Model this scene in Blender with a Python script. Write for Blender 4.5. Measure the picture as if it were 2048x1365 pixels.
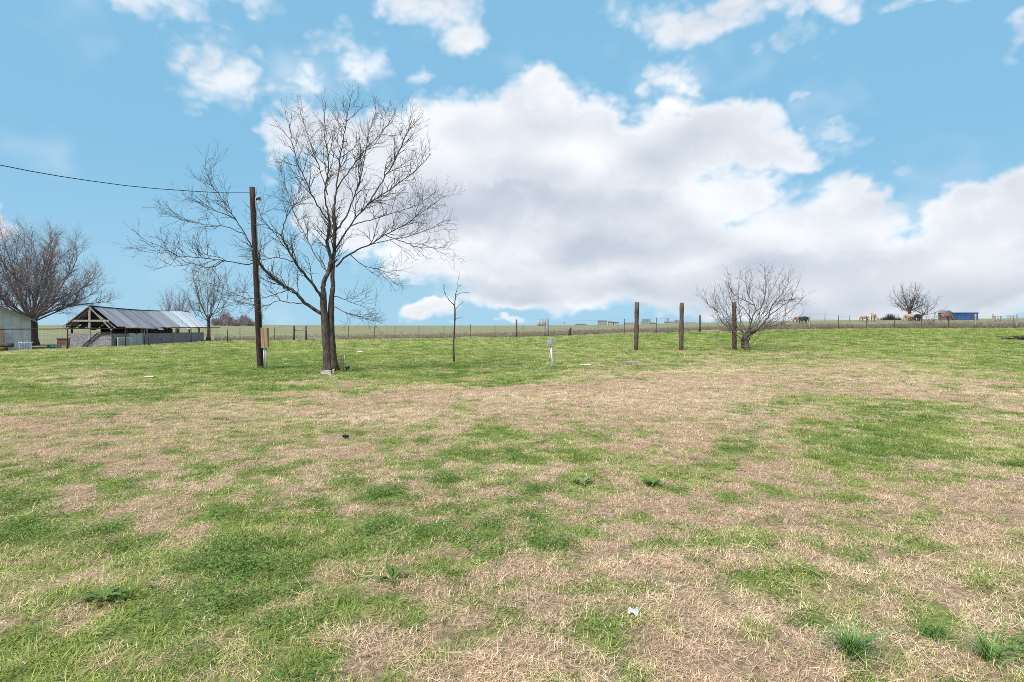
import bpy, bmesh, math, random
import numpy as np
from mathutils import Vector, Matrix
random.seed(7); rng = np.random.default_rng(7)
R = math.radians
scene = bpy.context.scene
for o in list(bpy.data.objects): bpy.data.objects.remove(o)
col = scene.collection

# ------------------------------------------------------------------ camera
FPX, U0, V0, CAMZ = 1138.0, 1024.0, 655.0, 1.6        # focal length and horizon of the photograph, in its pixels
cam_d = bpy.data.cameras.new('camera'); cam = bpy.data.objects.new('camera', cam_d); col.objects.link(cam)
cam.location = (0, 0, CAMZ); cam.rotation_euler = (R(90), 0, 0)
cam_d.sensor_width = 36; cam_d.lens = FPX / 2048 * 36
cam_d.shift_y = -(682.5 - V0) / 2048
cam_d.clip_start = 0.05; cam_d.clip_end = 12000
scene.camera = cam
scene.render.resolution_x, scene.render.resolution_y = 1024, 682
scene.view_settings.view_transform = 'Standard'; scene.view_settings.look = 'None'
scene.view_settings.exposure = 0.34; scene.view_settings.gamma = 1.0
scene.view_settings.use_curve_mapping = False
scene.cycles.use_denoising = False
scene.cycles.pixel_filter_type = 'BLACKMAN_HARRIS'; scene.cycles.filter_width = 0.85
scene.cycles.max_bounces = 6; scene.cycles.diffuse_bounces = 2; scene.cycles.glossy_bounces = 2
scene.cycles.transparent_max_bounces = 6; scene.cycles.transmission_bounces = 4
scene.cycles.sample_clamp_indirect = 4

SUN_EL, SUN_AZ = R(50), R(-140)      # azimuth clockwise from +Y (the view direction)

# ------------------------------------------------------------------ world: blue sky and cumulus clouds in direction space
world = bpy.data.worlds.new('World'); scene.world = world; world.use_nodes = True
def build_world():
    nt = world.node_tree; N = nt.nodes; L = nt.links
    for n in list(N): N.remove(n)
    out = N.new('ShaderNodeOutputWorld'); bg = N.new('ShaderNodeBackground'); bg.inputs['Strength'].default_value = 0.080
    L.new(bg.outputs[0], out.inputs['Surface'])
    def math_(op, a, b=None, c=None, clamp=False):
        n = N.new('ShaderNodeMath'); n.operation = op; n.use_clamp = clamp
        for i, x in enumerate((a, b, c)):
            if x is None: continue
            if isinstance(x, (int, float)): n.inputs[i].default_value = x
            else: L.new(x, n.inputs[i])
        return n.outputs[0]
    def vec(op, a, b=None, c=None):
        n = N.new('ShaderNodeVectorMath'); n.operation = op
        for i, x in enumerate((a, b, c)):
            if x is None: continue
            if isinstance(x, (tuple, list)): n.inputs[i].default_value = x
            else: L.new(x, n.inputs[i])
        return n.outputs['Value'] if op in ('DOT_PRODUCT', 'LENGTH') else n.outputs[0]
    def smooth(x, lo, hi):
        n = N.new('ShaderNodeMapRange'); n.interpolation_type = 'SMOOTHSTEP'
        L.new(x, n.inputs['Value']); n.inputs['From Min'].default_value = lo; n.inputs['From Max'].default_value = hi
        return n.outputs['Result']
    def noise(v, scale, detail, rough=0.55, dist=0.0, color=False):
        n = N.new('ShaderNodeTexNoise'); n.inputs['Scale'].default_value = scale; n.inputs['Detail'].default_value = detail
        n.inputs['Roughness'].default_value = rough; n.inputs['Distortion'].default_value = dist
        L.new(v, n.inputs['Vector']); return n.outputs['Color' if color else 0]
    def mix(f, a, b):
        n = N.new('ShaderNodeMix'); n.data_type = 'RGBA'
        if isinstance(f, (int, float)): n.inputs['Factor'].default_value = f
        else: L.new(f, n.inputs['Factor'])
        for s, x in ((6, a), (7, b)):
            if isinstance(x, tuple): n.inputs[s].default_value = x
            else: L.new(x, n.inputs[s])
        return n.outputs[2]
    tc = N.new('ShaderNodeTexCoord'); D = tc.outputs['Generated']
    sx = N.new('ShaderNodeSeparateXYZ'); L.new(D, sx.inputs[0])
    az = math_('ARCTAN2', sx.outputs['X'], sx.outputs['Y']); el = math_('ARCSINE', sx.outputs['Z'])
    cb = N.new('ShaderNodeCombineXYZ'); L.new(az, cb.inputs[0]); L.new(el, cb.inputs[1]); P = cb.outputs[0]
    Dn = vec('MULTIPLY', D, (1, 1, 1.35))
    w1 = vec('MULTIPLY_ADD', noise(Dn, 5.0, 1, 0.6, color=True), (0.16, 0.12, 0), (-0.08, -0.06, 0))
    w2 = vec('MULTIPLY_ADD', noise(Dn, 19.0, 2, 0.65, color=True), (0.055, 0.045, 0), (-0.0275, -0.0225, 0))
    Pw = vec('ADD', vec('ADD', P, w1), w2)
    def ang(u, v): return math.atan2(u - U0, FPX), math.atan2(V0 - v, math.hypot(FPX, u - U0))
    def field(blobs, k=0.18):
        acc = None
        for (u, v, ru, rv, s) in blobs:
            a0, e0 = ang(u, v); ra = (ang(u + ru, v)[0] - ang(u - ru, v)[0]) / 2; re = (ang(u, v - rv)[1] - ang(u, v + rv)[1]) / 2
            q = vec('MULTIPLY_ADD', Pw, (1 / ra, 1 / re, 0), (-a0 / ra, -e0 / re, 0))
            d = math_('MULTIPLY_ADD', vec('DOT_PRODUCT', q, q), -max(s, .6), s)
            if acc is None: acc = d
            else: acc = math_('SMOOTH_MAX', acc, d, k)
        return acc
    cl = [  # u, v, half width, half height, strength
        (640, 280, 110, 75, .9), (760, 300, 190, 110, 1.1), (940, 300, 150, 100, 1.0), (1060, 270, 90, 80, .9), (1130, 215, 75, 85, .8), (1200, 260, 90, 90, .9), (1150, 340, 260, 130, 1.2),
        (1370, 290, 190, 105, 1.1), (1480, 290, 110, 85, 1.0), (1560, 320, 80, 45, .9), (680, 385, 140, 100, .8), (900, 430, 260, 140, 1.1), (1230, 430, 300, 130, 1.2), (1450, 400, 130, 70, .9),
        (880, 520, 170, 70, .8), (1060, 540, 240, 70, .9), (1260, 530, 330, 90, 1.1), (1480, 520, 220, 100, 1.1), (1680, 460, 125, 120, 1.0), (1600, 570, 300, 80, 1.1),
        (1970, 385, 95, 50, .9), (1960, 480, 160, 115, 1.1), (1860, 560, 280, 100, 1.1), (2100, 470, 130, 150, 1.1), (2110, 360, 70, 50, .9),
        (1760, 560, 340, 110, 1.1), (1960, 600, 270, 80, 1.1), (1560, 610, 330, 40, .9), (1900, 640, 420, 22, .9), (1120, 590, 260, 36, .6),
        (430, 150, 120, 75, .12), (530, 165, 100, 55, .08), (690, 120, 190, 95, .12), (640, 85, 120, 60, .06), (300, 0, 230, 60, .42), (480, 25, 80, 45, .42),
        (860, 8, 130, 48, .40), (950, 60, 75, 60, .24), (1250, 18, 95, 50, .16), (1490, 0, 220, 60, .5), (1660, 20, 100, 48, .4), (1350, 125, 105, 80, .10),
        (1590, 112, 125, 55, .08), (1630, 202, 60, 14, .08), (1840, 4, 80, 28, .35), (2045, 45, 85, 55, .25), (1640, 290, 85, 80, .12), (1830, 345, 60, 32, .15),
        (870, 634, 78, 27, .8), (1020, 652, 45, 10, .25), (1010, 582, 55, 28, .25), (-10, 450, 45, 40, .8), (-60, 440, 60, 60, .8), (510, 345, 60, 42, .1), (560, 300, 50, 70, .3),
        (840, 168, 60, 28, .12)]
    dens = field(cl)
    n1 = noise(Dn, 5.0, 4, 0.6); n2 = noise(Dn, 30.0, 4, 0.65)
    def billow(scale, off):
        return math_('ABSOLUTE', math_('MULTIPLY_ADD', noise(vec('ADD', vec('ADD', Dn, w2), off), scale, 0), 2.0, -1.0))
    b1 = billow(11.0, (0, 0, 0)); b2 = billow(23.0, (3, 1, 2)); b3 = billow(47.0, (1, 5, 2))
    puff = math_('MULTIPLY_ADD', b3, 0.22, math_('MULTIPLY_ADD', b2, 0.4, math_('MULTIPLY_ADD', b1, 0.7, -0.30)))
    dens = math_('ADD', dens, math_('MULTIPLY_ADD', n1, 1.5, -0.72))
    dens = math_('ADD', dens, math_('MULTIPLY_ADD', n2, 0.5, -0.25))
    dens = math_('ADD', dens, puff)
    # the rest of the sky carries the same kind of clouds
    g = math_('MULTIPLY_ADD', noise(Dn, 2.4, 4, 0.58), 4.0, -2.05)
    away = math_('MAXIMUM', smooth(math_('ABSOLUTE', az), 0.80, 1.0), smooth(el, 0.56, 0.75))
    g = math_('SUBTRACT', g, math_('MULTIPLY_ADD', away, -3.0, 3.0))
    dens = math_('MAXIMUM', dens, g)
    alpha = math_('MAXIMUM', smooth(dens, -0.16, 0.70), math_('MULTIPLY', smooth(noise(Dn, 4.2, 3, 0.62), 0.50, 0.85), 0.6))
    # cloud light: bright tops, grey undersides
    sh = [(1010, 425, 240, 55, 1.0), (1250, 420, 170, 45, .8), (850, 470, 150, 60, .9), (1150, 480, 330, 40, .7), (1400, 560, 500, 40, .6), (1850, 560, 330, 70, .8), (1320, 360, 130, 30, .35), (1000, 585, 260, 35, .9), (1500, 600, 400, 30, .8), (700, 400, 130, 50, .6), (1960, 610, 250, 30, .6), (1480, 5, 160, 30, .35), (460, 15, 200, 30, .3)]
    shade = math_('MAXIMUM', field(sh, 0.3), 0.0)
    up = vec('ADD', Dn, (0.0, 0.0, 0.05))
    relief = math_('SUBTRACT', noise(Dn, 6.5, 1, 0.5), noise(up, 6.5, 1, 0.5))
    b = math_('SUBTRACT', 0.835, math_('MULTIPLY', shade, 0.21))
    b = math_('ADD', b, math_('MULTIPLY', relief, 0.6))
    b = math_('ADD', b, math_('MULTIPLY', puff, 0.12))
    edge = math_('SUBTRACT', smooth(dens, 1.0, 0.2), 0.5)
    b = math_('ADD', b, math_('MULTIPLY', edge, 0.16))
    b = math_('MINIMUM', math_('MAXIMUM', b, 0.52), 0.97)
    ramp = N.new('ShaderNodeValToRGB'); L.new(b, ramp.inputs[0])
    e = ramp.color_ramp.elements
    e[0].position = 0.5; e[0].color = (0.55, 0.61, 0.71, 1); e[1].position = 0.97; e[1].color = (1.06, 1.06, 1.08, 1)
    m_ = ramp.color_ramp.elements.new(0.75); m_.color = (0.80, 0.83, 0.89, 1)
    cloudc = vec('SCALE', ramp.outputs[0]); cloudc.node.inputs['Scale'].default_value = 10.0
    sky = N.new('ShaderNodeTexSky'); sky.sky_type = 'NISHITA'; sky.sun_disc = False
    sky.sun_elevation = SUN_EL; sky.sun_rotation = SUN_AZ
    sky.air_density = 1.0; sky.dust_density = 0.6; sky.ozone_density = 1.5; sky.altitude = 100
    blue = vec('MULTIPLY', sky.outputs[0], (1.0, 1.0, 1.0))
    blue = mix(SKY_MIX, blue, (2.6, 5.8, 8.4, 1))
    low = smooth(el, 0.30, -0.02)
    blue = mix(math_('MULTIPLY', low, 0.45), blue, (4.9, 7.4, 8.9, 1))
    L.new(mix(math_('MULTIPLY', alpha, 0.96), blue, cloudc), bg.inputs['Color'])
SKY_MIX = 0.85
build_world()
world.cycles.sampling_method = 'MANUAL'; world.cycles.sample_map_resolution = 512

sun_d = bpy.data.lights.new('sun', 'SUN'); sun_d.energy = 5.0; sun_d.angle = R(16); sun_d.color = (1.0, 0.95, 0.87)
sun = bpy.data.objects.new('sun', sun_d); col.objects.link(sun)
sd = Vector((math.sin(SUN_AZ) * math.cos(SUN_EL), math.cos(SUN_AZ) * math.cos(SUN_EL), math.sin(SUN_EL)))
sun.rotation_euler = sd.to_track_quat('Z', 'Y').to_euler(); sun.location = sd * 60

# ------------------------------------------------------------------ helpers
def tag(o, label=None, cat=None, group=None, kind=None):
    if label: o['label'] = label
    if cat: o['category'] = cat
    if group: o['group'] = group
    if kind: o['kind'] = kind
    return o
def empty(name, loc=(0, 0, 0), rz=0.0):
    o = bpy.data.objects.new(name, None); col.objects.link(o); o.location = loc; o.rotation_euler = (0, 0, rz); o.empty_display_size = 0.2
    return o
class MB:
    """collects boxes, tubes and polygons of ONE part"""
    def __init__(s): s.v = []; s.f = []
    def poly(s, pts):
        n = len(s.v); s.v += [tuple(p) for p in pts]; s.f.append(tuple(range(n, n + len(pts)))); return s
    def add(s, vs, fs):
        n = len(s.v); s.v += [tuple(p) for p in vs]; s.f += [tuple(i + n for i in f) for f in fs]; return s
    def box(s, c, d, rot=None, bev=0.0):
        hx, hy, hz = d[0] / 2, d[1] / 2, d[2] / 2; c = Vector(c)
        b = min(bev, hx * .9, hy * .9, hz * .9)
        if b <= 0:
            vs = [Vector((x, y, z)) for x in (-hx, hx) for y in (-hy, hy) for z in (-hz, hz)]
            fs = [(0, 1, 3, 2), (4, 6, 7, 5), (0, 4, 5, 1), (2, 3, 7, 6), (0, 2, 6, 4), (1, 5, 7, 3)]
        else:
            bm = bmesh.new(); bmesh.ops.create_cube(bm, size=1.0)
            for q in bm.verts: q.co = Vector((q.co.x * 2 * hx, q.co.y * 2 * hy, q.co.z * 2 * hz))
            bmesh.ops.bevel(bm, geom=bm.edges[:], offset=b, segments=1, affect='EDGES')
            bm.verts.index_update(); vs = [q.co.copy() for q in bm.verts]; fs = [tuple(q.index for q in f.verts) for f in bm.faces]; bm.free()
        if rot is not None:
            M = rot if isinstance(rot, Matrix) else Matrix.Rotation(rot, 3, 'Z')
            vs = [M @ p for p in vs]
        return s.add([p + c for p in vs], fs)
    def bar(s, a, b, w, h=None):
        """a rectangular bar from a to b"""
        a = Vector(a); b = Vector(b); d = b - a; q = d.to_track_quat('Z', 'X').to_matrix()
        return s.box((a + b) / 2, (w, h or w, d.length), q)
    def tube(s, pts, rad, n=6, cap=True):
        pts = [Vector(p) for p in pts]; m = len(pts)
        if isinstance(rad, (int, float)): rad = [rad] * m
        t0 = (pts[1] - pts[0]).normalized()
        a = Vector((0, 0, 1)) if abs(t0.z) < .9 else Vector((1, 0, 0))
        nx = t0.cross(a).normalized(); base = len(s.v)
        cs = [(math.cos(2 * math.pi * k / n), math.sin(2 * math.pi * k / n)) for k in range(n)]
        for i in range(m):
            t = (pts[min(i + 1, m - 1)] - pts[max(i - 1, 0)])
            if t.length < 1e-9: t = t0
            t.normalize(); nx = (nx - t * nx.dot(t))
            if nx.length < 1e-6: nx = t.orthogonal()
            nx.normalize(); ny = t.cross(nx); r = rad[i]; p = pts[i]
            for c, si in cs:
                s.v.append((p.x + (nx.x * c + ny.x * si) * r, p.y + (nx.y * c + ny.y * si) * r, p.z + (nx.z * c + ny.z * si) * r))
        for i in range(m - 1):
            o = base + i * n
            for k in range(n):
                k2 = (k + 1) % n; s.f.append((o + k, o + k2, o + n + k2, o + n + k))
        if cap:
            s.f.append(tuple(base + k for k in reversed(range(n)))); s.f.append(tuple(base + (m - 1) * n + k for k in range(n)))
        return s
    def mesh(s, name, m, smooth=False):
        me = bpy.data.meshes.new(name); me.from_pydata(s.v, [], s.f)
        if m: me.materials.append(m)
        if smooth: me.polygons.foreach_set('use_smooth', [True] * len(me.polygons))
        me.update(); return me
    def build(s, name, m, parent=None, smooth=False, loc=None):
        o = bpy.data.objects.new(name, s.mesh(name, m, smooth)); col.objects.link(o)
        if parent is not None: o.parent = parent
        if loc is not None: o.location = loc
        return o
def put(name, me, parent=None, loc=(0, 0, 0), rot=(0, 0, 0), sc=(1, 1, 1)):
    o = bpy.data.objects.new(name, me); col.objects.link(o); o.parent = parent; o.location = loc; o.rotation_euler = rot; o.scale = sc
    return o

# ------------------------------------------------------------------ materials
def mat(name, c1, c2=None, scale=8.0, rough=0.85, bump=0.0, stretch=(1, 1, 1), metal=0.0, rand=0.0, spec=0.3, coord='Object', detail=5, contrast=(0.35, 0.65)):
    m = bpy.data.materials.new(name); m.use_nodes = True; nt = m.node_tree; N = nt.nodes; L = nt.links
    b = N['Principled BSDF']; b.inputs['Roughness'].default_value = rough; b.inputs['Metallic'].default_value = metal
    b.inputs['Specular IOR Level'].default_value = spec
    tc = N.new('ShaderNodeTexCoord'); mp = N.new('ShaderNodeMapping'); mp.inputs['Scale'].default_value = stretch
    L.new(tc.outputs[coord], mp.inputs[0])
    no = N.new('ShaderNodeTexNoise'); no.inputs['Scale'].default_value = scale; no.inputs['Detail'].default_value = detail; no.inputs['Roughness'].default_value = 0.65
    L.new(mp.outputs[0], no.inputs['Vector'])
    cr = N.new('ShaderNodeValToRGB'); L.new(no.outputs[0], cr.inputs[0])
    cr.color_ramp.elements[0].position, cr.color_ramp.elements[1].position = contrast
    cr.color_ramp.elements[0].color = (*c1, 1); cr.color_ramp.elements[1].color = (*(c2 or c1), 1)
    out = cr.outputs[0]
    if rand:
        oi = N.new('ShaderNodeObjectInfo'); mr = N.new('ShaderNodeMapRange'); L.new(oi.outputs['Random'], mr.inputs[0])
        mr.inputs['To Min'].default_value = 1 - rand; mr.inputs['To Max'].default_value = 1 + rand
        vm = N.new('ShaderNodeVectorMath'); vm.operation = 'SCALE'; L.new(out, vm.inputs[0]); L.new(mr.outputs[0], vm.inputs['Scale']); out = vm.outputs[0]
    L.new(out, b.inputs['Base Color'])
    if bump:
        bp = N.new('ShaderNodeBump'); bp.inputs['Strength'].default_value = min(1.0, bump); bp.inputs['Distance'].default_value = 0.02
        L.new(no.outputs[0], bp.inputs['Height']); L.new(bp.outputs[0], b.inputs['Normal'])
    return m

# ------------------------------------------------------------------ terrain
def vnoise(x, y, seed=0):
    xi = np.floor(x).astype(np.int64); yi = np.floor(y).astype(np.int64); fx = x - xi; fy = y - yi
    def h(a, b):
        n = (a * 374761393 + b * 668265263 + seed * 1442695041) & 0xFFFFFFFF
        n = ((n ^ (n >> 13)) * 1274126177) & 0xFFFFFFFF
        return ((n ^ (n >> 16)) & 0xFFFF) / 65535.0
    sx = fx * fx * (3 - 2 * fx); sy = fy * fy * (3 - 2 * fy)
    return (h(xi, yi) * (1 - sx) + h(xi + 1, yi) * sx) * (1 - sy) + (h(xi, yi + 1) * (1 - sx) + h(xi + 1, yi + 1) * sx) * sy
def fbm(x, y, oct=4, seed=0, gain=0.5):
    s = 0; a = 1; t = 0
    for k in range(oct):
        s = s + a * vnoise(x * 2 ** k + 17.3 * k, y * 2 ** k - 9.1 * k, seed + k); t += a; a *= gain
    return s / t
_cols = [-900, 0, 450, 700, 1024, 1250, 1400, 1600, 1720, 2048, 3000]
_rows = [(57, [683, 685, 683, 679.5, 675, 667.5, 663.5, 657.5, 656.5, 655.5, 656]),
         (100, [668, 668, 666, 665, 663, 657, 653, 647.5, 643.5, 642, 642]),
         (180, [656, 656, 655.5, 655.5, 655, 651, 646.5, 641, 639.5, 636.5, 636]),
         (300, [650, 650, 649, 651, 651.6, 649.8, 646.6, 641.6, 640.5, 637.8, 637])]
_YK = [0, 20, 57, 100, 180, 300, 520, 1200, 8000]
def _zrow(k, X):
    if k < 2: return np.zeros_like(X)
    if k < 6:
        Y, vs = _rows[k - 2]; xs = (np.array(_cols) - U0) / FPX * Y; zs = CAMZ + (V0 - np.array(vs)) * Y / FPX
        return np.interp(X, xs, zs)
    return np.full_like(X, {6: 2.4, 7: 1.0, 8: -6.0}[k])
def _zraw(X, Y):
    z = np.zeros_like(X); rows = [_zrow(k, X) for k in range(len(_YK))]
    for k in range(len(_YK) - 1):
        m = (Y >= _YK[k]) & (Y < _YK[k + 1]); t = (Y - _YK[k]) / (_YK[k + 1] - _YK[k])
        if k == 1: t = t * t * (3 - 2 * t) * .5 + t * t * .5
        z = np.where(m, rows[k] * (1 - t) + rows[k + 1] * t, z)
    return z
def zground(X, Y):
    X = np.asarray(X, float); Y = np.asarray(Y, float); z = 0
    for d in (-.1, -.05, 0, .05, .1):
        for e in (-.05, .05): z = z + _zraw(X + e * np.abs(Y), Y * (1 + d))
    z = z / 10
    z = z + (fbm(X * .35, Y * .35, 3, 5) - .5) * .10 + (fbm(X * 2.2, Y * 2.2, 2, 9) - .5) * .035
    return z
def gz(x, y): return float(zground(np.array([x]), np.array([y]))[0])
def P(u, v, Y): return Vector(((u - U0) / FPX * Y, Y, CAMZ + (V0 - v) / FPX * Y))
def G(u, Y): x = (u - U0) / FPX * Y; return Vector((x, Y, gz(x, Y)))

_gu = [-256, 0, 256, 512, 768, 1024, 1280, 1536, 1792, 2048, 2304]
_gm = [(640, [.6, .6, .6, .6, .6, .6, .6, .6, .6, .6, .6]),
       (665, [.8, .8, .8, .8, .8, .8, .9, 1., 1., 1., 1.]), (690, [.8, .8, .6, .75, .75, .8, .85, .85, .8, .85, .85]), (715, [.7, .6, .7, .85, .8, .75, .75, .45, .75, .85, .8]),
       (740, [.7, .7, .8, .95, .85, .75, .4, .2, .4, .8, .8]), (765, [.7, .6, .6, .9, .35, .6, .15, .4, .25, .4, .4]), (790, [.95, .95, .75, .5, .05, .2, .05, .2, .15, .1, .1]),
       (815, [.6, .6, .4, .2, .1, .3, .05, .2, .6, .2, .2]), (850, [.15, .15, .2, .3, .4, .5, .15, .15, .85, .5, .4]), (890, [.3, .3, .2, .36, .36, .58, .32, .45, .85, .45, .4]),
       (930, [.4, .4, .28, .4, .3, .4, .4, .15, .35, .45, .4]), (980, [.5, .45, .2, .34, .46, .42, .42, .28, .2, .15, .2]), (1040, [.8, .8, .26, .6, .66, .45, .26, .28, .3, .2, .25]),
       (1110, [.6, .6, .36, .52, .74, .45, .3, .26, .3, .24, .3]), (1180, [.42, .42, .46, .72, .45, .26, .35, .36, .28, .28, .3]), (1260, [.66, .62, .66, .66, .2, .2, .15, .15, .2, .25, .25]),
       (1365, [.7, .68, .72, .74, .1, .05, .15, .1, .15, .2, .2]), (2400, [.6, .6, .6, .5, .3, .3, .3, .3, .3, .3, .3])]
_gb = [(1690, 1003, 48, 14, .7), (1700, 1080, 50, 10, .4), (960, 755, 110, 9, .6), (1020, 870, 60, 14, .5), (1640, 855, 90, 14, .6), (1760, 890, 120, 18, .4), (1830, 835, 70, 12, .4),
       (1560, 795, 40, 10, .5), (1650, 810, 70, 12, .5), (60, 785, 90, 12, .5), (150, 940, 150, 14, .4), (470, 1150, 150, 40, .4), (30, 1060, 90, 70, .5), (580, 1230, 140, 60, .3),
       (620, 720, 300, 14, .25), (300, 715, 180, 8, .35), (1690, 735, 130, 8, -.45), (170, 765, 90, 7, -.4), (1330, 780, 260, 16, -.4), (950, 800, 260, 14, -.3), (1350, 870, 60, 10, -.4),
       (870, 870, 90, 12, -.3), (90, 700, 140, 7, -.3), (700, 690, 200, 4, -.3), (1200, 695, 140, 5, -.3), (1850, 690, 160, 5, -.3), (1440, 900, 60, 12, .35), (1460, 925, 50, 8, .4), (1180, 905, 60, 12, .35), (1160, 965, 40, 8, .4)]
def greenness(X, Y, z=0.0):
    Yc = np.maximum(Y, 1.6); u = U0 + FPX * X / Yc; v = V0 + (CAMZ - z) * FPX / Yc
    vs = np.array([r[0] for r in _gm], float); tab = np.array([r[1] for r in _gm], float)
    uw = np.clip(u + (fbm(X * .9, Y * .9, 3, 41) - .5) * 260, -256, 2303); vw = np.clip(v * (1 + (fbm(X * .8 + 5, Y * .8, 3, 43) - .5) * .12), 641, 2399)
    i = np.clip(np.searchsorted(vs, vw) - 1, 0, len(vs) - 2); t = (vw - vs[i]) / (vs[i + 1] - vs[i])
    ju = (uw + 256) / 256.0; j = np.clip(np.floor(ju).astype(int), 0, 9); s = ju - j
    g = (tab[i, j] * (1 - s) + tab[i, j + 1] * s) * (1 - t) + (tab[i + 1, j] * (1 - s) + tab[i + 1, j + 1] * s) * t
    for (bu, bv, bx, by, a) in _gb: g = g + a * np.exp(-((uw - bu) / bx) ** 2 - ((vw - bv) / by) ** 2)
    near = np.clip((16 - Y) / 10, 0, 1)
    g = g + (fbm(X * 1.7, Y * 1.7, 4, 61) - .5) * .7 + (fbm(X * 5.5, Y * 5.5, 3, 67) - .5) * (.9 + 1.0 * near) + (fbm(X * .35, Y * 1.1, 3, 71) - .5) * .4
    return np.clip(g, 0, 1)
def yard(X, Y):
    """1 inside the mown yard, 0 beyond the fences"""
    lim = np.where(X < -27, 57 - 0 * X, 57.0)
    left = -32.6 + (Y - 36) * .23
    a = 1 / (1 + np.exp(np.clip((Y - 56.0) * 2.2, -30, 30)))
    b = 1 / (1 + np.exp(np.clip((left - X) * 2.5, -30, 30)))
    return a * np.where(Y > 30, b, 1.0)

def ground_material():
    m = bpy.data.materials.new('lawn_and_field'); m.use_nodes = True; nt = m.node_tree; N = nt.nodes; L = nt.links
    b = N['Principled BSDF']; b.inputs['Roughness'].default_value = 0.95; b.inputs['Specular IOR Level'].default_value = 0.1
    geo = N.new('ShaderNodeNewGeometry')
    def noise(scale, detail=5, rough=.65, st=(1, 1, 1)):
        mp = N.new('ShaderNodeMapping'); mp.inputs['Scale'].default_value = st; L.new(geo.outputs['Position'], mp.inputs[0])
        n = N.new('ShaderNodeTexNoise'); n.inputs['Scale'].default_value = scale; n.inputs['Detail'].default_value = detail; n.inputs['Roughness'].default_value = rough
        L.new(mp.outputs[0], n.inputs['Vector']); return n.outputs[0]
    def ramp(f, stops):
        r = N.new('ShaderNodeValToRGB'); L.new(f, r.inputs[0]); e = r.color_ramp.elements
        e[0].position, e[0].color = stops[0][0], (*stops[0][1], 1); e[1].position, e[1].color = stops[-1][0], (*stops[-1][1], 1)
        for p, c in stops[1:-1]: q = e.new(p); q.color = (*c, 1)
        return r.outputs[0]
    def mix(f, a, bb):
        n = N.new('ShaderNodeMix'); n.data_type = 'RGBA'; L.new(f, n.inputs[0]); L.new(a, n.inputs[6]); L.new(bb, n.inputs[7]); return n.outputs[2]
    def math_(op, a, c):
        n = N.new('ShaderNodeMath'); n.operation = op; n.use_clamp = True
        for i, x in enumerate((a, c)):
            if isinstance(x, (int, float)): n.inputs[i].default_value = x
            else: L.new(x, n.inputs[i])
        return n.outputs[0]
    at = N.new('ShaderNodeAttribute'); at.attribute_name = 'green'
    ay = N.new('ShaderNodeAttribute'); ay.attribute_name = 'yard'
    fine = noise(22, 6, .75); mid = noise(3.0, 5, .7)
    dry = ramp(fine, [(.25, (.06, .04, .028)), (.52, (.33, .225, .155)), (.78, (.66, .50, .36))])
    grn = ramp(fine, [(.25, (.04, .05, .016)), (.52, (.17, .215, .055)), (.78, (.34, .39, .11))])
    gfac = math_('ADD', at.outputs['Fac'], math_('MULTIPLY', math_('SUBTRACT', mid, .5), .8))
    r2 = N.new('ShaderNodeMapRange'); r2.interpolation_type = 'SMOOTHSTEP'; L.new(gfac, r2.inputs[0]); r2.inputs['From Min'].default_value = .1; r2.inputs['From Max'].default_value = .85
    lawn = mix(r2.outputs[0], dry, grn)
    fn = noise(.16, 7, .68, (1, 2.6, 1)); fd = noise(1.6, 6, .7, (1, 1.5, 1))
    fm = math_('ADD', math_('MULTIPLY', fn, .6), math_('MULTIPLY', fd, .4))
    fld = ramp(fm, [(.36, (.14, .105, .085)), (.45, (.20, .165, .12)), (.52, (.18, .20, .095)), (.61, (.23, .255, .13)), (.7, (.31, .28, .18))])
    L.new(mix(ay.outputs['Fac'], fld, lawn), b.inputs['Base Color'])
    bp = N.new('ShaderNodeBump'); bp.inputs['Strength'].default_value = .9; bp.inputs['Distance'].default_value = .03
    L.new(fine, bp.inputs['Height']); L.new(bp.outputs[0], b.inputs['Normal'])
    return m
def build_ground():
    def sp(a, b, n, p): t = np.linspace(0, 1, n); return a + (b - a) * t ** p
    xr = np.unique(np.concatenate([np.arange(0, 4, .09), sp(4, 60, 150, 1.6), sp(60, 4500, 45, 3.2)]))
    xs = np.concatenate([-xr[:0:-1], xr])
    ys = np.unique(np.concatenate([-sp(0, 600, 22, 3)[::-1], np.arange(0, 7, .08), sp(7, 62, 190, 1.5), sp(62, 320, 70, 1.3), sp(320, 7000, 40, 2.6)]))
    X, Y = np.meshgrid(xs, ys); Z = zground(X, Y); ny, nx = X.shape
    v = np.stack([X, Y, Z], -1).reshape(-1, 3)
    a = np.arange(ny * nx).reshape(ny, nx); f = np.stack([a[:-1, :-1], a[:-1, 1:], a[1:, 1:], a[1:, :-1]], -1).reshape(-1, 4)
    me = bpy.data.meshes.new('ground'); me.vertices.add(len(v)); me.vertices.foreach_set('co', v.astype(np.float32).ravel())
    me.loops.add(f.size); me.loops.foreach_set('vertex_index', f.astype(np.int32).ravel())
    me.polygons.add(len(f)); me.polygons.foreach_set('loop_start', np.arange(0, f.size, 4, dtype=np.int32)); me.polygons.foreach_set('use_smooth', np.ones(len(f), bool))
    me.update(calc_edges=True)
    ga = greenness(X, Y, Z).ravel(); ya = yard(X, Y).ravel()
    for n, d in (('green', ga), ('yard', ya)):
        at = me.attributes.new(n, 'FLOAT', 'POINT'); at.data.foreach_set('value', d.astype(np.float32))
    me.materials.append(ground_material())
    o = bpy.data.objects.new('ground', me); col.objects.link(o); tag(o, kind='structure')
build_ground()

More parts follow.
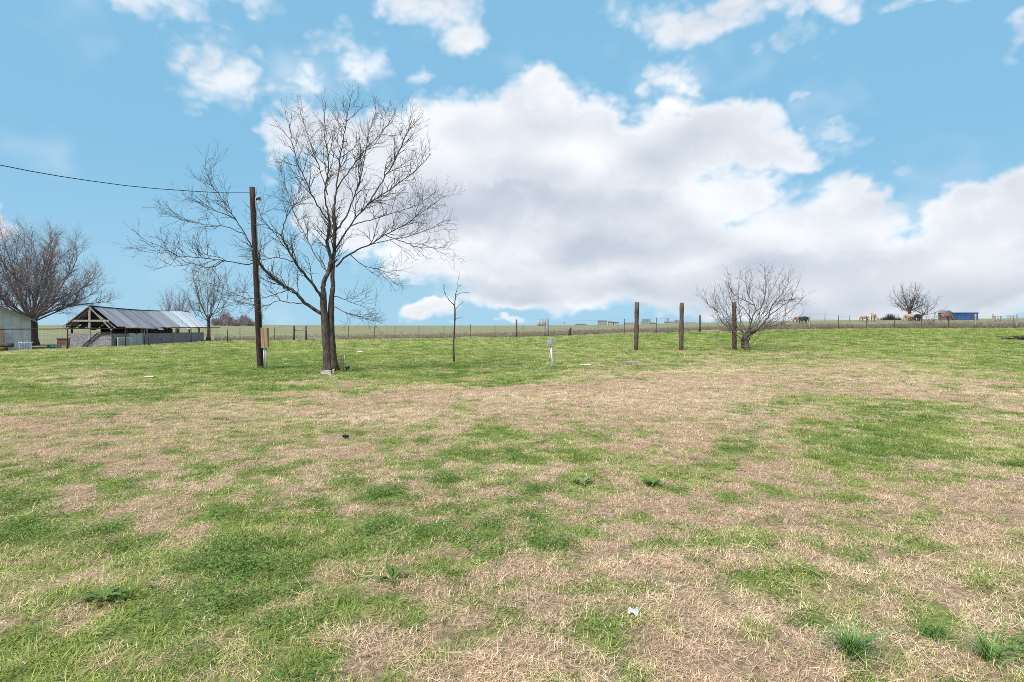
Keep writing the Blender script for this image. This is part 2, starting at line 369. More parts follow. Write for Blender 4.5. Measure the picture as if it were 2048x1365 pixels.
# ------------------------------------------------------------------ grass: tufts scattered over the yard
def leaf_material(name, trans=0.3, var=0.35):
    m = bpy.data.materials.new(name); m.use_nodes = True; nt = m.node_tree; N = nt.nodes; L = nt.links
    for n in list(N): N.remove(n)
    out = N.new('ShaderNodeOutputMaterial')
    it = N.new('ShaderNodeAttribute'); it.attribute_type = 'INSTANCER'; it.attribute_name = 'tint'
    rn = N.new('ShaderNodeAttribute'); rn.attribute_name = 'rnd'
    mr = N.new('ShaderNodeMapRange'); L.new(rn.outputs['Fac'], mr.inputs[0]); mr.inputs['To Min'].default_value = 1 - var; mr.inputs['To Max'].default_value = 1 + var
    vm = N.new('ShaderNodeVectorMath'); vm.operation = 'SCALE'; L.new(it.outputs['Color'], vm.inputs[0]); L.new(mr.outputs[0], vm.inputs['Scale'])
    d = N.new('ShaderNodeBsdfPrincipled'); d.inputs['Roughness'].default_value = .6; d.inputs['Specular IOR Level'].default_value = .25
    t = N.new('ShaderNodeBsdfTranslucent'); mx = N.new('ShaderNodeMixShader'); mx.inputs[0].default_value = trans
    L.new(vm.outputs[0], d.inputs['Base Color']); L.new(vm.outputs[0], t.inputs['Color'])
    L.new(d.outputs[0], mx.inputs[1]); L.new(t.outputs[0], mx.inputs[2]); L.new(mx.outputs[0], out.inputs['Surface'])
    return m
M_BLADE = leaf_material('grass_blade', trans=0.4)
def blade(v, f, rn, x, y, h, lean, az, w, curl, val, z0=-.01):
    """one curved, tapering blade"""
    n = len(v); ca, sa = math.cos(az), math.sin(az); wx, wy = -sa * w / 2, ca * w / 2
    px = [0, .45, 1]; pts = []
    for t in px:
        out = (lean * t + curl * t * t) * h; up = h * (t - .35 * curl * t * t) * max(.15, math.cos(min(1.3, lean)))
        pts.append((x + ca * out, y + sa * out, z0 + max(.004, up) if t else z0))
    a, b, c = pts
    v += [(a[0] - wx, a[1] - wy, a[2]), (a[0] + wx, a[1] + wy, a[2]), (b[0] + wx * .8, b[1] + wy * .8, b[2]), (b[0] - wx * .8, b[1] - wy * .8, b[2]), c]
    f += [(n, n + 1, n + 2, n + 3), (n + 3, n + 2, n + 4)]; rn += [val] * 5
def proto(name, kind, seed):
    r = random.Random(seed); v = []; f = []; rn = []
    if kind == 'green':
        for k in range(48):
            q = r.random() ** .6 * .085; a = r.random() * 6.28
            blade(v, f, rn, q * math.cos(a), q * math.sin(a), r.uniform(.018, .048) if r.random() < .88 else r.uniform(.05, .075), r.uniform(.1, 1.1), a + r.uniform(-1.6, 1.6), r.uniform(.003, .0062), r.uniform(0, 1.2), r.random())
    elif kind == 'dry':
        for k in range(54):
            q = r.random() ** .6 * .10; a = r.random() * 6.28
            blade(v, f, rn, q * math.cos(a), q * math.sin(a), r.uniform(.02, .048), r.uniform(.3, 1.7), r.random() * 6.28, r.uniform(.0022, .004), r.uniform(-.3, .9), r.random(), z0=r.uniform(-.01, .012))
    elif kind == 'sprig':
        for k in range(11):
            q = r.random() * .09; a = r.random() * 6.28
            blade(v, f, rn, q * math.cos(a), q * math.sin(a), r.uniform(.025, .07), r.uniform(.05, .7), r.random() * 6.28, r.uniform(.0026, .0048), r.uniform(0, .8), r.random())
    elif kind == 'straw':
        for k in range(9):
            q = r.random() * .1; a = r.random() * 6.28
            blade(v, f, rn, q * math.cos(a), q * math.sin(a), r.uniform(.05, .11), r.uniform(1.2, 1.7), r.random() * 6.28, r.uniform(.0022, .0035), r.uniform(.5, 1.3), r.random(), z0=r.uniform(.015, .04))
    elif kind == 'clover':
        for k in range(34):
            q = r.random() ** .6 * .10; a = r.random() * 6.28; x, y = q * math.cos(a), q * math.sin(a); h = r.uniform(.012, .045)
            L_ = r.uniform(.010, .02); W = L_ * r.uniform(.5, .8); az = r.random() * 6.28; ti = r.uniform(-.5, .5)
            n = len(v); c, s = math.cos(az), math.sin(az)
            for (p, w, z) in ((0, 0, 0), (.5, .5, .25), (1, 0, .1), (.5, -.5, .25)):
                lx, ly = p * L_, w * W; v.append((x + c * lx - s * ly, y + s * lx + c * ly, h + z * L_ + ti * lx))
            f += [(n, n + 1, n + 2, n + 3)]; rn += [r.random()] * 4
    elif kind == 'weed':
        for k in range(26):
            a = r.random() * 6.28; q = r.random() * .16
            blade(v, f, rn, q * math.cos(a), q * math.sin(a), r.uniform(.15, .5), r.uniform(.05, .6), a, r.uniform(.008, .016), r.uniform(0, .8), r.random())
    me = bpy.data.meshes.new(name); me.from_pydata(v, [], f); at = me.attributes.new('rnd', 'FLOAT', 'POINT'); at.data.foreach_set('value', rn)
    me.materials.append(M_BLADE); me.update()
    return bpy.data.objects.new(name, me)
def scatter(name, protos, pts, rotz, tilt, scl, idx, tint, parent=None):
    c = bpy.data.collections.new(name + '_kinds')
    for i, o in enumerate(protos): o.name = '%s_%02d' % (name, i); c.objects.link(o)
    me = bpy.data.meshes.new(name); n = len(pts); me.vertices.add(n); me.vertices.foreach_set('co', np.asarray(pts, np.float32).ravel())
    rot = np.zeros((n, 3), np.float32); rot[:, 2] = rotz; rot[:, 0] = tilt[:, 0]; rot[:, 1] = tilt[:, 1]
    me.attributes.new('rot', 'FLOAT_VECTOR', 'POINT').data.foreach_set('vector', rot.ravel())
    me.attributes.new('scl', 'FLOAT', 'POINT').data.foreach_set('value', scl.astype(np.float32))
    me.attributes.new('idx', 'INT', 'POINT').data.foreach_set('value', idx.astype(np.int32))
    tc = np.ones((n, 4), np.float32); tc[:, :3] = tint
    me.attributes.new('tint', 'FLOAT_COLOR', 'POINT').data.foreach_set('color', tc.ravel())
    me.materials.append(M_BLADE); me.update()
    o = bpy.data.objects.new(name, me); col.objects.link(o)
    g = bpy.data.node_groups.new(name + '_scatter', 'GeometryNodeTree')
    g.interface.new_socket('Geometry', in_out='INPUT', socket_type='NodeSocketGeometry'); g.interface.new_socket('Geometry', in_out='OUTPUT', socket_type='NodeSocketGeometry')
    N = g.nodes; L = g.links; gi = N.new('NodeGroupInput'); go = N.new('NodeGroupOutput')
    ci = N.new('GeometryNodeCollectionInfo'); ci.inputs['Collection'].default_value = c; ci.inputs['Separate Children'].default_value = True; ci.inputs['Reset Children'].default_value = True
    ip = N.new('GeometryNodeInstanceOnPoints'); ip.inputs['Pick Instance'].default_value = True
    def attr(nm, ty): a = N.new('GeometryNodeInputNamedAttribute'); a.data_type = ty; a.inputs['Name'].default_value = nm; return a.outputs[0]
    L.new(gi.outputs[0], ip.inputs['Points']); L.new(ci.outputs[0], ip.inputs['Instance'])
    L.new(attr('idx', 'INT'), ip.inputs['Instance Index'])
    er = N.new('FunctionNodeEulerToRotation'); L.new(attr('rot', 'FLOAT_VECTOR'), er.inputs[0]); L.new(er.outputs[0], ip.inputs['Rotation'])
    L.new(attr('scl', 'FLOAT'), ip.inputs['Scale']); L.new(ip.outputs[0], go.inputs[0])
    md = o.modifiers.new('scatter', 'NODES'); md.node_group = g
    return o
def lerp(a, b, t): t = np.asarray(t)[..., None]; return np.asarray(a) * (1 - t) + np.asarray(b) * t
DENS = 1.0
def build_grass():
    protos = [proto('a', 'green', 10 + i) for i in range(4)] + [proto('a', 'dry', 30 + i) for i in range(4)] + [proto('a', 'clover', 50 + i) for i in range(3)] + [proto('a', 'straw', 70 + i) for i in range(2)] + [proto('a', 'sprig', 80 + i) for i in range(3)]
    PX = []; SC = []
    for (y0, y1, d, s) in ((1.2, 4.5, 250, .95), (4.5, 8, 190, .97), (8, 14, 120, 1.1), (14, 24, 55, 1.45), (24, 38, 24, 1.9), (38, 57, 12, 2.4)):
        side = 2.4 if y0 < 14 else 3.0; A = .96 * (y1 * y1 - y0 * y0) + 2 * side * (y1 - y0); n = int(A * d * DENS)
        y = np.sqrt(rng.random(n) * (y1 * y1 - y0 * y0) + y0 * y0); x = (rng.random(n) * 2 - 1) * (.96 * y + side)
        PX.append(np.stack([x, y], 1)); SC.append(np.full(n, s))
    xy = np.concatenate(PX); s = np.concatenate(SC); X, Y = xy[:, 0], xy[:, 1]; Z = zground(X, Y)
    keep = yard(X, Y) > rng.random(len(X)) * .9
    X, Y, Z, s = X[keep], Y[keep], Z[keep], s[keep]; n = len(X)
    g = greenness(X, Y, Z); r = rng.random(n)
    g = np.where(X > 1e8, 1, g)
    lush = fbm(X * .8, Y * .8, 3, 91); leafy = fbm(X * 1.1 + 40, Y * 1.1, 3, 95)
    isg = r < np.clip(.11 + (g - .08) * .74, .08, .78)
    spr = (~isg) & (rng.random(n) < .10 + .30 * g)
    clov = isg & (rng.random(n) < np.clip((leafy - .40) * 3.0 + np.clip((-X - .2) * .2, -.2, .4), 0, .85) * np.clip((10 - Y) / 5, 0.15, 1) * np.clip((g - .3) * 2, 0, 1))
    idx = np.where(isg, rng.integers(0, 4, n), 4 + rng.integers(0, 4, n)); idx = np.where(clov, 8 + rng.integers(0, 3, n), idx)
    straw = (~isg) & (rng.random(n) < .05); idx = np.where(straw, 11 + rng.integers(0, 2, n), idx)
    idx = np.where(spr, 13 + rng.integers(0, 3, n), idx)
    q = rng.random(n); h = np.clip(lush * 1.5 - .25 + (q - .5) * .8 - np.clip(g - .45, 0, .5) * .5, 0, 1)
    gc = lerp((.15, .225, .045), (.38, .42, .11), h)
    far = np.clip((Y - 12) / 25, 0, 1); gc = lerp(gc, gc * np.array((1.16, 1.2, 1.0)), far)
    cc = lerp((.085, .175, .04), (.19, .28, .075), q)
    pale = fbm(X * .6 + 9, Y * .6, 3, 99)
    dc = lerp((.67, .475, .335), (.87, .70, .49), np.clip(pale * 1.5 - .3 + (q - .5) * .7, 0, 1)); dc = lerp(dc, (.36, .24, .16), np.clip(rng.random(n) * 1.4 - .9, 0, 1))
    dc = lerp(dc, (.66, .60, .29), np.clip(g * 1.5 - .25, 0, .75) * np.clip(1.25 - Y / 50, .4, 1))
    tint = np.where(clov[:, None], cc, np.where((isg | spr)[:, None], gc, dc)) * (0.85 + .3 * rng.random(n))[:, None]
    hh = s * (.75 + .5 * rng.random(n)) * np.where(isg, .8 + .5 * g, .95)
    for (bu, bY, br) in ((521, 21.9, .13), (660, 20.2, .33), (1272, 34, .15), (1362.5, 34, .14), (1469, 34, .15), (1493, 33.5, .25), (1106, 22.2, .06), (909, 25.3, .06)):
        bx_ = (bu - U0) / FPX * bY; d_ = np.hypot(X - bx_, Y - bY); hh = np.where((d_ < br + .35) & (rng.random(n) < .75), hh * 1.55, hh)
    tilt = (rng.random((n, 2)) - .5) * .3
    o = scatter('lawn_grass', protos, np.stack([X, Y, Z], 1), rng.random(n) * 6.28, tilt, hh, idx, tint)
    tag(o, 'patchy green and straw coloured mown grass of the yard', 'grass', kind='stuff')
build_grass()

# ------------------------------------------------------------------ materials of the things
M = dict(
    bark=mat('bark', (.04, .032, .028), (.15, .125, .11), 14, .95, .9, (1, 1, .35)),
    bark_dark=mat('bark_dark', (.032, .022, .019), (.13, .095, .08), 16, .95, .9, (1, 1, .3)),
    twig=mat('twig', (.018, .014, .013), (.05, .04, .037), 6, .9),
    twig_mauve=mat('twig_mauve', (.13, .10, .105), (.27, .22, .22), 5, .9),
    twig_brown=mat('twig_brown', (.075, .057, .054), (.19, .15, .14), 5, .9),
    twig_far=mat('twig_far', (.13, .10, .105), (.22, .18, .18), 3, .9),
    creosote=mat('creosote_wood', (.012, .008, .008), (.065, .036, .032), 9, .85, .5, (4, 4, .35)),
    post_brown=mat('brown_post_wood', (.032, .020, .017), (.155, .10, .085), 8, .9, .6, (4, 4, .4)),
    post_grey=mat('grey_post_wood', (.13, .115, .105), (.36, .33, .31), 8, .9, .5, (4, 4, .4)),
    board=mat('weathered_board', (.17, .15, .135), (.40, .37, .34), 6, .9, .4, (4, 4, .5), rand=.12),
    ply=mat('tan_plywood', (.27, .165, .10), (.42, .28, .18), 5, .8, .2, (6, 6, .5)),
    rust=mat('rusty_pipe', (.035, .020, .017), (.12, .06, .045), 12, .8, .3),
    steel=mat('dull_steel', (.18, .18, .19), (.30, .30, .31), 10, .55, 0, metal=.4),
    galv=mat('galvanised_grey', (.26, .285, .30), (.44, .47, .49), 9, .5, 0, metal=.2),
    white=mat('white_paint', (.42, .41, .39), (.74, .74, .72), 7, .7, .1),
    sheet=mat('aged_tin_sheet', (.21, .20, .225), (.43, .43, .475), 1.3, .6, .1, (1, .5, 1), metal=.2, rand=.25, contrast=(.3, .7)),
    sheet_pale=mat('bright_tin_sheet', (.38, .40, .43), (.74, .77, .80), 1.7, .5, .1, (1, .5, 1), metal=.25, rand=.18, contrast=(.3, .62)),
    block=mat('grey_block', (.15, .14, .15), (.33, .31, .325), 5, .95, .4, (1, 1, 1.6)),
    stain=mat('stained_panel', (.10, .085, .075), (.50, .50, .49), 1.6, .9, .1, contrast=(.36, .5)),
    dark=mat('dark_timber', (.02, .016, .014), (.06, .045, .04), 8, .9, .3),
    siding=mat('pale_siding', (.40, .385, .385), (.54, .525, .52), 2.0, .7, .1),
    skirt=mat('bluish_tin_skirting', (.36, .40, .46), (.55, .58, .63), 3, .5, .1, metal=.2),
    roofing=mat('brown_shingle', (.10, .075, .06), (.24, .18, .14), 14, .95, .5),
    teal=mat('teal_plastic', (.05, .38, .34), (.08, .48, .42), 5, .5),
    crate=mat('reddish_boards', (.17, .095, .07), (.32, .20, .15), 7, .9, .3, rand=.15),
    stone=mat('pale_limestone', (.28, .25, .225), (.52, .475, .43), 9, .95, .6),
    black=mat('black_plastic', (.015, .015, .016), (.03, .03, .03), 8, .5),
    paper=mat('white_scrap', (.48, .48, .49), (.70, .70, .72), 12, .7, .1),
    blue=mat('blue_metal', (.025, .065, .17), (.045, .10, .24), .6, .5, 0, (1, 1, .2)),
    far_wall=mat('far_wall', (.24, .265, .30), (.36, .385, .42), .2, .9, rand=.22),
    far_roof=mat('far_roof', (.15, .17, .20), (.24, .26, .30), .3, .9, rand=.2),
    far_pane=mat('far_pane', (.12, .14, .17), (.16, .18, .22), .3, .4),
    soil=mat('bare_soil', (.10, .07, .05), (.22, .16, .11), 9, .98, .6),
)
def hide(name, a, b, sc=3.0):
    return mat(name, a, b, sc, .85, .15)
def mat_leaf(name, c1, c2):
    m = mat(name, c1, c2, 30, .6, .2); return m

# ------------------------------------------------------------------ bare trees
def walk(r, p, d, length, n, wob, up, curl=None):
    """a wandering polyline"""
    pts = [p.copy()]; d = d.normalized(); st = length / n
    for k in range(n):
        d = (d + Vector((r.gauss(0, wob), r.gauss(0, wob), r.gauss(0, wob) + up))).normalized()
        p = p + d * st; pts.append(p.copy())
    return pts
def twigs(r, out, pts, rad, level, per_m, lens, rads, ang=(.5, 1.0), up=.04, wob=.16, start=.25, flat=1.0):
    """side shoots on a polyline; out[level] collects (pts, radii)"""
    segs = [(pts[i + 1] - pts[i]).length for i in range(len(pts) - 1)]; tot = sum(segs)
    cnt = max(1, int(tot * (1 - start) * per_m[level] + r.random()))
    for k in range(cnt):
        s = tot * (start + (1 - start) * (k + r.random()) / cnt); i = 0; a = s
        while i < len(segs) - 1 and a > segs[i]: a -= segs[i]; i += 1
        t = min(1, a / max(segs[i], 1e-6)); p = pts[i].lerp(pts[i + 1], t); d = (pts[i + 1] - pts[i]).normalized()
        fr = s / tot; rp = rad[i] * (1 - t) + rad[i + 1] * t
        L = r.uniform(*lens[level]) * (1.15 - .55 * fr)
        q = Vector((r.gauss(0, 1), r.gauss(0, flat), r.gauss(0, 1))); q = (q - d * q.dot(d)).normalized()
        an = r.uniform(*ang); nd = (d * math.cos(an) + q * math.sin(an) + Vector((0, 0, .18))).normalized()
        n = (6, 4, 3, 2)[min(level, 3)]; np_ = walk(r, p, nd, L, n, wob, up)
        r0 = min(rads[level], rp * .75); r1 = min(.0028 + .0 * r0, r0); nr = [r0 + (r1 - r0) * j / n for j in range(n + 1)]
        out.setdefault(level, []).append((np_, nr))
        if level + 1 < len(per_m): twigs(r, out, np_, nr, level + 1, per_m, lens, rads, ang, up, wob, .15, flat)
def smooth_line(pts, n=4):
    """Catmull-Rom through the given points"""
    q = [pts[0] * 2 - pts[1]] + pts + [pts[-1] * 2 - pts[-2]]; o = []
    for i in range(1, len(q) - 2):
        for k in range(n):
            t = k / n; a, b, c, d = q[i - 1], q[i], q[i + 1], q[i + 2]
            o.append(.5 * ((2 * b) + (c - a) * t + (2 * a - 5 * b + 4 * c - d) * t * t + (3 * b - a - 3 * c + d) * t ** 3))
    o.append(pts[-1].copy()); return o
def make_tree(name, label, base, trunks, limbs, seed, per_m, lens, rads, m_trunk, m_limb, m_twig, group=None, up=.04, wob=.14, start=.3, ang=(.5, 1.0), flat=1.0, tsides=10, cat='tree', jit=1.0):
    """trunks / limbs: (points, radius at the foot, radius at the tip) in world space"""
    root = empty(name, base); tag(root, label, cat, group); r = random.Random(seed)
    tb = MB(); out = {}
    for (pts, r0, r1) in trunks:
        sp = smooth_line(pts, 4); n = len(sp); rr = [(r0 + (r1 - r0) * (i / (n - 1)) ** .8) * r.uniform(.93, 1.07) for i in range(n)]
        if (sp[0].z - base[2]) < .25: rr[0] *= 1.45; rr[1] *= 1.2
        MB().tube([p - Vector(base) for p in sp], rr, tsides).build('trunk', m_trunk, root, True)
    for (pts, r0, r1) in limbs:
        sp = smooth_line(pts, 5); n = len(sp)
        for i in range(1, n - 1): sp[i] += Vector((r.gauss(0, .012), r.gauss(0, .02), r.gauss(0, .012))) * jit
        rr = [r0 + (r1 - r0) * (i / (n - 1)) ** .75 for i in range(n)]
        MB().tube([p - Vector(base) for p in sp], rr, 7).build('limb', m_limb, root, True)
        twigs(r, out, sp, rr, 0, per_m, lens, rads, ang, up, wob, start, flat)
    tw = MB(); fine = MB()
    for lv, ls in out.items():
        for (pts, rr) in ls: (tw if lv == 0 else fine).tube([p - Vector(base) for p in pts], rr, 5 if lv == 0 else (4 if lv == 1 else 3), cap=False)
    c = tw.build('branches', m_limb, root, True); c['kind'] = 'stuff'
    if fine.f: c = fine.build('twigs', m_twig, root); c['kind'] = 'stuff'
    return root
def img(seq, Y): return [P(u, v, Y + dy) for (u, v, dy) in seq]

# the big bare tree beside the pole
YT = 20.2
bt = G(660, YT)
def li(r0, r1, *seq): return (img(seq, YT), max(r0 * .62, .018), r1 * .8)
main_trunks = [(img([(658, 744, 0), (655, 710, 0), (653, 680, -.02), (650, 645, -.03), (647, 610, -.03), (647, 585, 0)], YT), .19, .10),
               (img([(667, 742, .06), (664, 700, .06), (662, 670, .08), (662, 640, .1), (663, 600, .14), (666, 575, .15)], YT), .165, .08)]
main_limbs = [
    li(.15, .06, (647, 588, 0), (648, 566, 0), (655, 548, .05), (662, 522, .1), (655, 490, 0), (657, 470, -.1), (660, 446, -.15)),
    li(.06, .012, (660, 446, -.15), (655, 420, -.3), (650, 390, -.5), (655, 350, -.6), (657, 315, -.7), (650, 270, -.9), (649, 228, -1.0)),
    li(.13, .07, (666, 578, .15), (666, 536, .15), (669, 488, .2), (669, 450, .25), (668, 412, .3)),
    li(.07, .012, (668, 412, .3), (673, 380, .4), (680, 320, .6), (690, 260, .7), (701, 198, .8)),
    li(.06, .012, (671, 462, .25), (690, 438, .6), (705, 402, .9), (717, 370, 1.1), (727, 330, 1.3), (735, 279, 1.5), (752, 224, 1.6)),
    li(.055, .012, (668, 502, .2), (700, 452, -.4), (735, 410, -.8), (780, 380, -1.2), (830, 342, -1.6), (862, 308, -1.8)),
    li(.05, .010, (735, 410, -.8), (760, 370, -.6), (790, 320, -.5), (812, 270, -.4), (824, 240, -.3)),
    li(.06, .010, (672, 534, .15), (700, 508, .5), (740, 490, .9), (770, 470, 1.2), (810, 450, 1.5), (850, 420, 1.8), (892, 392, 2.0)),
    li(.03, .008, (770, 470, 1.2), (806, 484, 1.5), (834, 494, 1.7), (868, 494, 1.9), (900, 497, 2.1)),
    li(.03, .008, (740, 490, .9), (790, 478, .5), (830, 470, .2), (880, 450, -.1)),
    li(.03, .008, (700, 508, .5), (725, 530, .8), (760, 540, 1.0), (800, 552, 1.2)),
    li(.085, .035, (647, 604, -.03), (630, 575, -.4), (608, 548, -.7), (588, 520, -1.0), (573, 492, -1.2), (563, 473, -1.3)),
    li(.035, .010, (563, 473, -1.3), (569, 445, -1.3), (582, 420, -1.3), (596, 400, -1.2), (600, 372, -1.1)),
    li(.03, .008, (563, 473, -1.3), (541, 457, -1.5), (523, 434, -1.6), (512, 405, -1.7)),
    li(.11, .04, (645, 628, -.03), (616, 611, -.3), (588, 583, -.6), (565, 571, -.8), (537, 548, -1.0), (517, 524, -1.2), (505, 496, -1.3)),
    li(.04, .008, (505, 496, -1.3), (490, 469, -1.4), (470, 437, -1.5), (446, 401, -1.6), (426, 374, -1.7), (405, 330, -1.8)),
    li(.035, .008, (517, 524, -1.2), (490, 529, -1.6), (450, 522, -2.0), (399, 516, -2.4), (355, 511, -2.7), (327, 496, -2.9), (290, 480, -3.1)),
    li(.025, .007, (450, 522, -2.0), (420, 535, -1.9), (385, 528, -1.8), (350, 532, -1.7), (320, 520, -1.6)),
    li(.028, .008, (490, 469, -1.4), (455, 455, -1.2), (415, 450, -1.0), (375, 440, -.8), (348, 425, -.7)),
    li(.025, .007, (470, 437, -1.5), (440, 425, -1.8), (405, 410, -2.0), (375, 395, -2.1)),
    li(.03, .008, (588, 524, -1.0), (557, 516, -.6), (535, 516, -.4), (515, 500, -.2), (495, 505, 0)),
    li(.03, .007, (612, 608, -.3), (581, 606, -.9), (557, 602, -1.3), (530, 612, -1.7), (500, 608, -2.0), (460, 612, -2.3)),
    li(.025, .007, (580, 580, -.6), (550, 590, -.3), (515, 598, 0), (475, 590, .3), (430, 570, .5), (390, 560, .6)),
    li(.022, .006, (664, 592, .17), (690, 600, .5), (715, 610, .8), (750, 618, 1.1)),
    li(.022, .006, (664, 610, .17), (690, 625, -.2), (715, 632, -.5), (735, 640, -.7)),
    li(.04, .009, (655, 548, .05), (630, 510, .7), (610, 470, 1.2), (590, 430, 1.6), (575, 385, 1.9), (560, 340, 2.1)),
    li(.045, .009, (660, 446, -.15), (635, 410, -.8), (615, 370, -1.2), (595, 325, -1.5), (583, 280, -1.7), (577, 240, -1.8)),
    li(.035, .008, (655, 390, -.5), (640, 340, -.2), (625, 300, 0), (612, 260, .2), (600, 225, .3)),
    li(.04, .009, (673, 380, .4), (700, 340, -.1), (730, 300, -.5), (765, 265, -.8), (790, 228, -1.0)),
    li(.035, .008, (700, 452, -.4), (740, 440, -1.0), (790, 425, -1.5), (835, 410, -1.9), (870, 385, -2.2)),
]
TWIG = dict(per_m=(6.2, 7.0, 5.5), lens=((.55, 1.5), (.3, .8), (.15, .4)), rads=(.019, .0125, .0092))
make_tree('bare_tree', 'tall bare twin trunked tree standing beside the dark utility pole', bt, main_trunks, main_limbs, 3, m_trunk=M['bark_dark'], m_limb=M['bark'], m_twig=M['twig'], up=.03, wob=.17, start=.28, ang=(.45, 1.0), **TWIG)

def fan_tree(name, label, base, h, spread, n, seed, trunk_r, trunk_h, per_m, lens, rads, ms, group=None, lean=0.0, arch=.9, cat='tree', stems=1):
    """a bare tree whose limbs fan out from a short trunk"""
    r = random.Random(seed); base = Vector(base); top = base + Vector((lean * trunk_h, 0, trunk_h)); limbs = []; trunks = []
    trunks.append(([base - Vector((0, 0, .1)), base.lerp(top, .5) + Vector((r.gauss(0, .05), 0, 0)), top], trunk_r, trunk_r * .72))
    for k in range(n):
        a = 2 * math.pi * (k + r.random() * .7) / n; t = (k * .618 + .13) % 1.0
        rad = spread * (.25 + .85 * t ** .8) * r.uniform(.85, 1.12); hh = (h - trunk_h) * (1 - .82 * t ** 2.0) * r.uniform(.85, 1.05)
        tip = top + Vector((math.cos(a) * rad, math.sin(a) * rad, hh)); o0 = base.lerp(top, r.uniform(.72, 1.0))
        m1 = o0.lerp(tip, .33) + Vector((math.cos(a) * rad * .10, math.sin(a) * rad * .10, -hh * .02)); m2 = o0.lerp(tip, .67) + Vector((math.cos(a) * rad * .10 * arch, math.sin(a) * rad * .10 * arch, hh * .03))
        j = spread * .05; m1 += Vector((r.gauss(0, j), r.gauss(0, j), r.gauss(0, j))); m2 += Vector((r.gauss(0, j), r.gauss(0, j), r.gauss(0, j)))
        limbs.append(([o0, m1, m2, tip], trunk_r * r.uniform(.14, .25), .012))
    return make_tree(name, label, base, trunks, limbs, seed, per_m, lens, rads, ms[0], ms[1], ms[2], group, cat=cat, start=.22, wob=.15, tsides=9)

fan_tree('bare_tree', 'broad bare mauve tinged tree behind the white house at left', G(64, 46), 9.6, 5.2, 36, 21, .42, 2.4, (4.8, 5.2, 4.8), ((.9, 2.2), (.5, 1.1), (.25, .55)), (.024, .015, .0115), (M['bark_dark'], M['twig_mauve'], M['twig_mauve']))
fan_tree('bare_tree', 'slender upright bare tree at the far end of the tin roofed shed', G(417, 61), 7.9, 2.9, 17, 22, .20, 2.6, (4.0, 4.4, 4.2), ((.7, 1.5), (.35, .8), (.2, .45)), (.026, .017, .012), (M['bark_dark'], M['bark'], M['twig_mauve']))
fan_tree('bare_tree', 'low dense bare tree showing over the shed roof', G(352, 84), 6.6, 3.2, 24, 23, .25, 1.2, (4.2, 4.6, 4.2), ((.6, 1.4), (.4, .8), (.25, .5)), (.03, .02, .015), (M['bark_dark'], M['twig_far'], M['twig_far']))
fan_tree('bare_tree', 'bare tree on the ridge standing behind the tan cattle', G(1819, 128), 8.4, 4.3, 20, 24, .42, 2.4, (3.0, 3.4, 3.2), ((.8, 1.9), (.5, 1.1), (.3, .7)), (.05, .034, .027), (M['bark_dark'], M['bark_dark'], M['twig']))
fan_tree('bare_tree', 'small leaning bare tree between the black cow and the blue shed', G(1836, 126), 5.6, 4.6, 12, 25, .26, 1.6, (2.8, 3.2, 3.0), ((.7, 1.6), (.4, 1.0), (.3, .6)), (.045, .032, .026), (M['bark_dark'], M['bark_dark'], M['twig']), lean=.9)
fan_tree('bare_bush', 'small bare bush at the wire fence in front of the brown cow', G(1861, 60), 1.7, 1.2, 9, 26, .05, .15, (4, 5), ((.3, .6), (.15, .35)), (.012, .008), (M['bark_dark'], M['twig'], M['twig']), cat='bush')

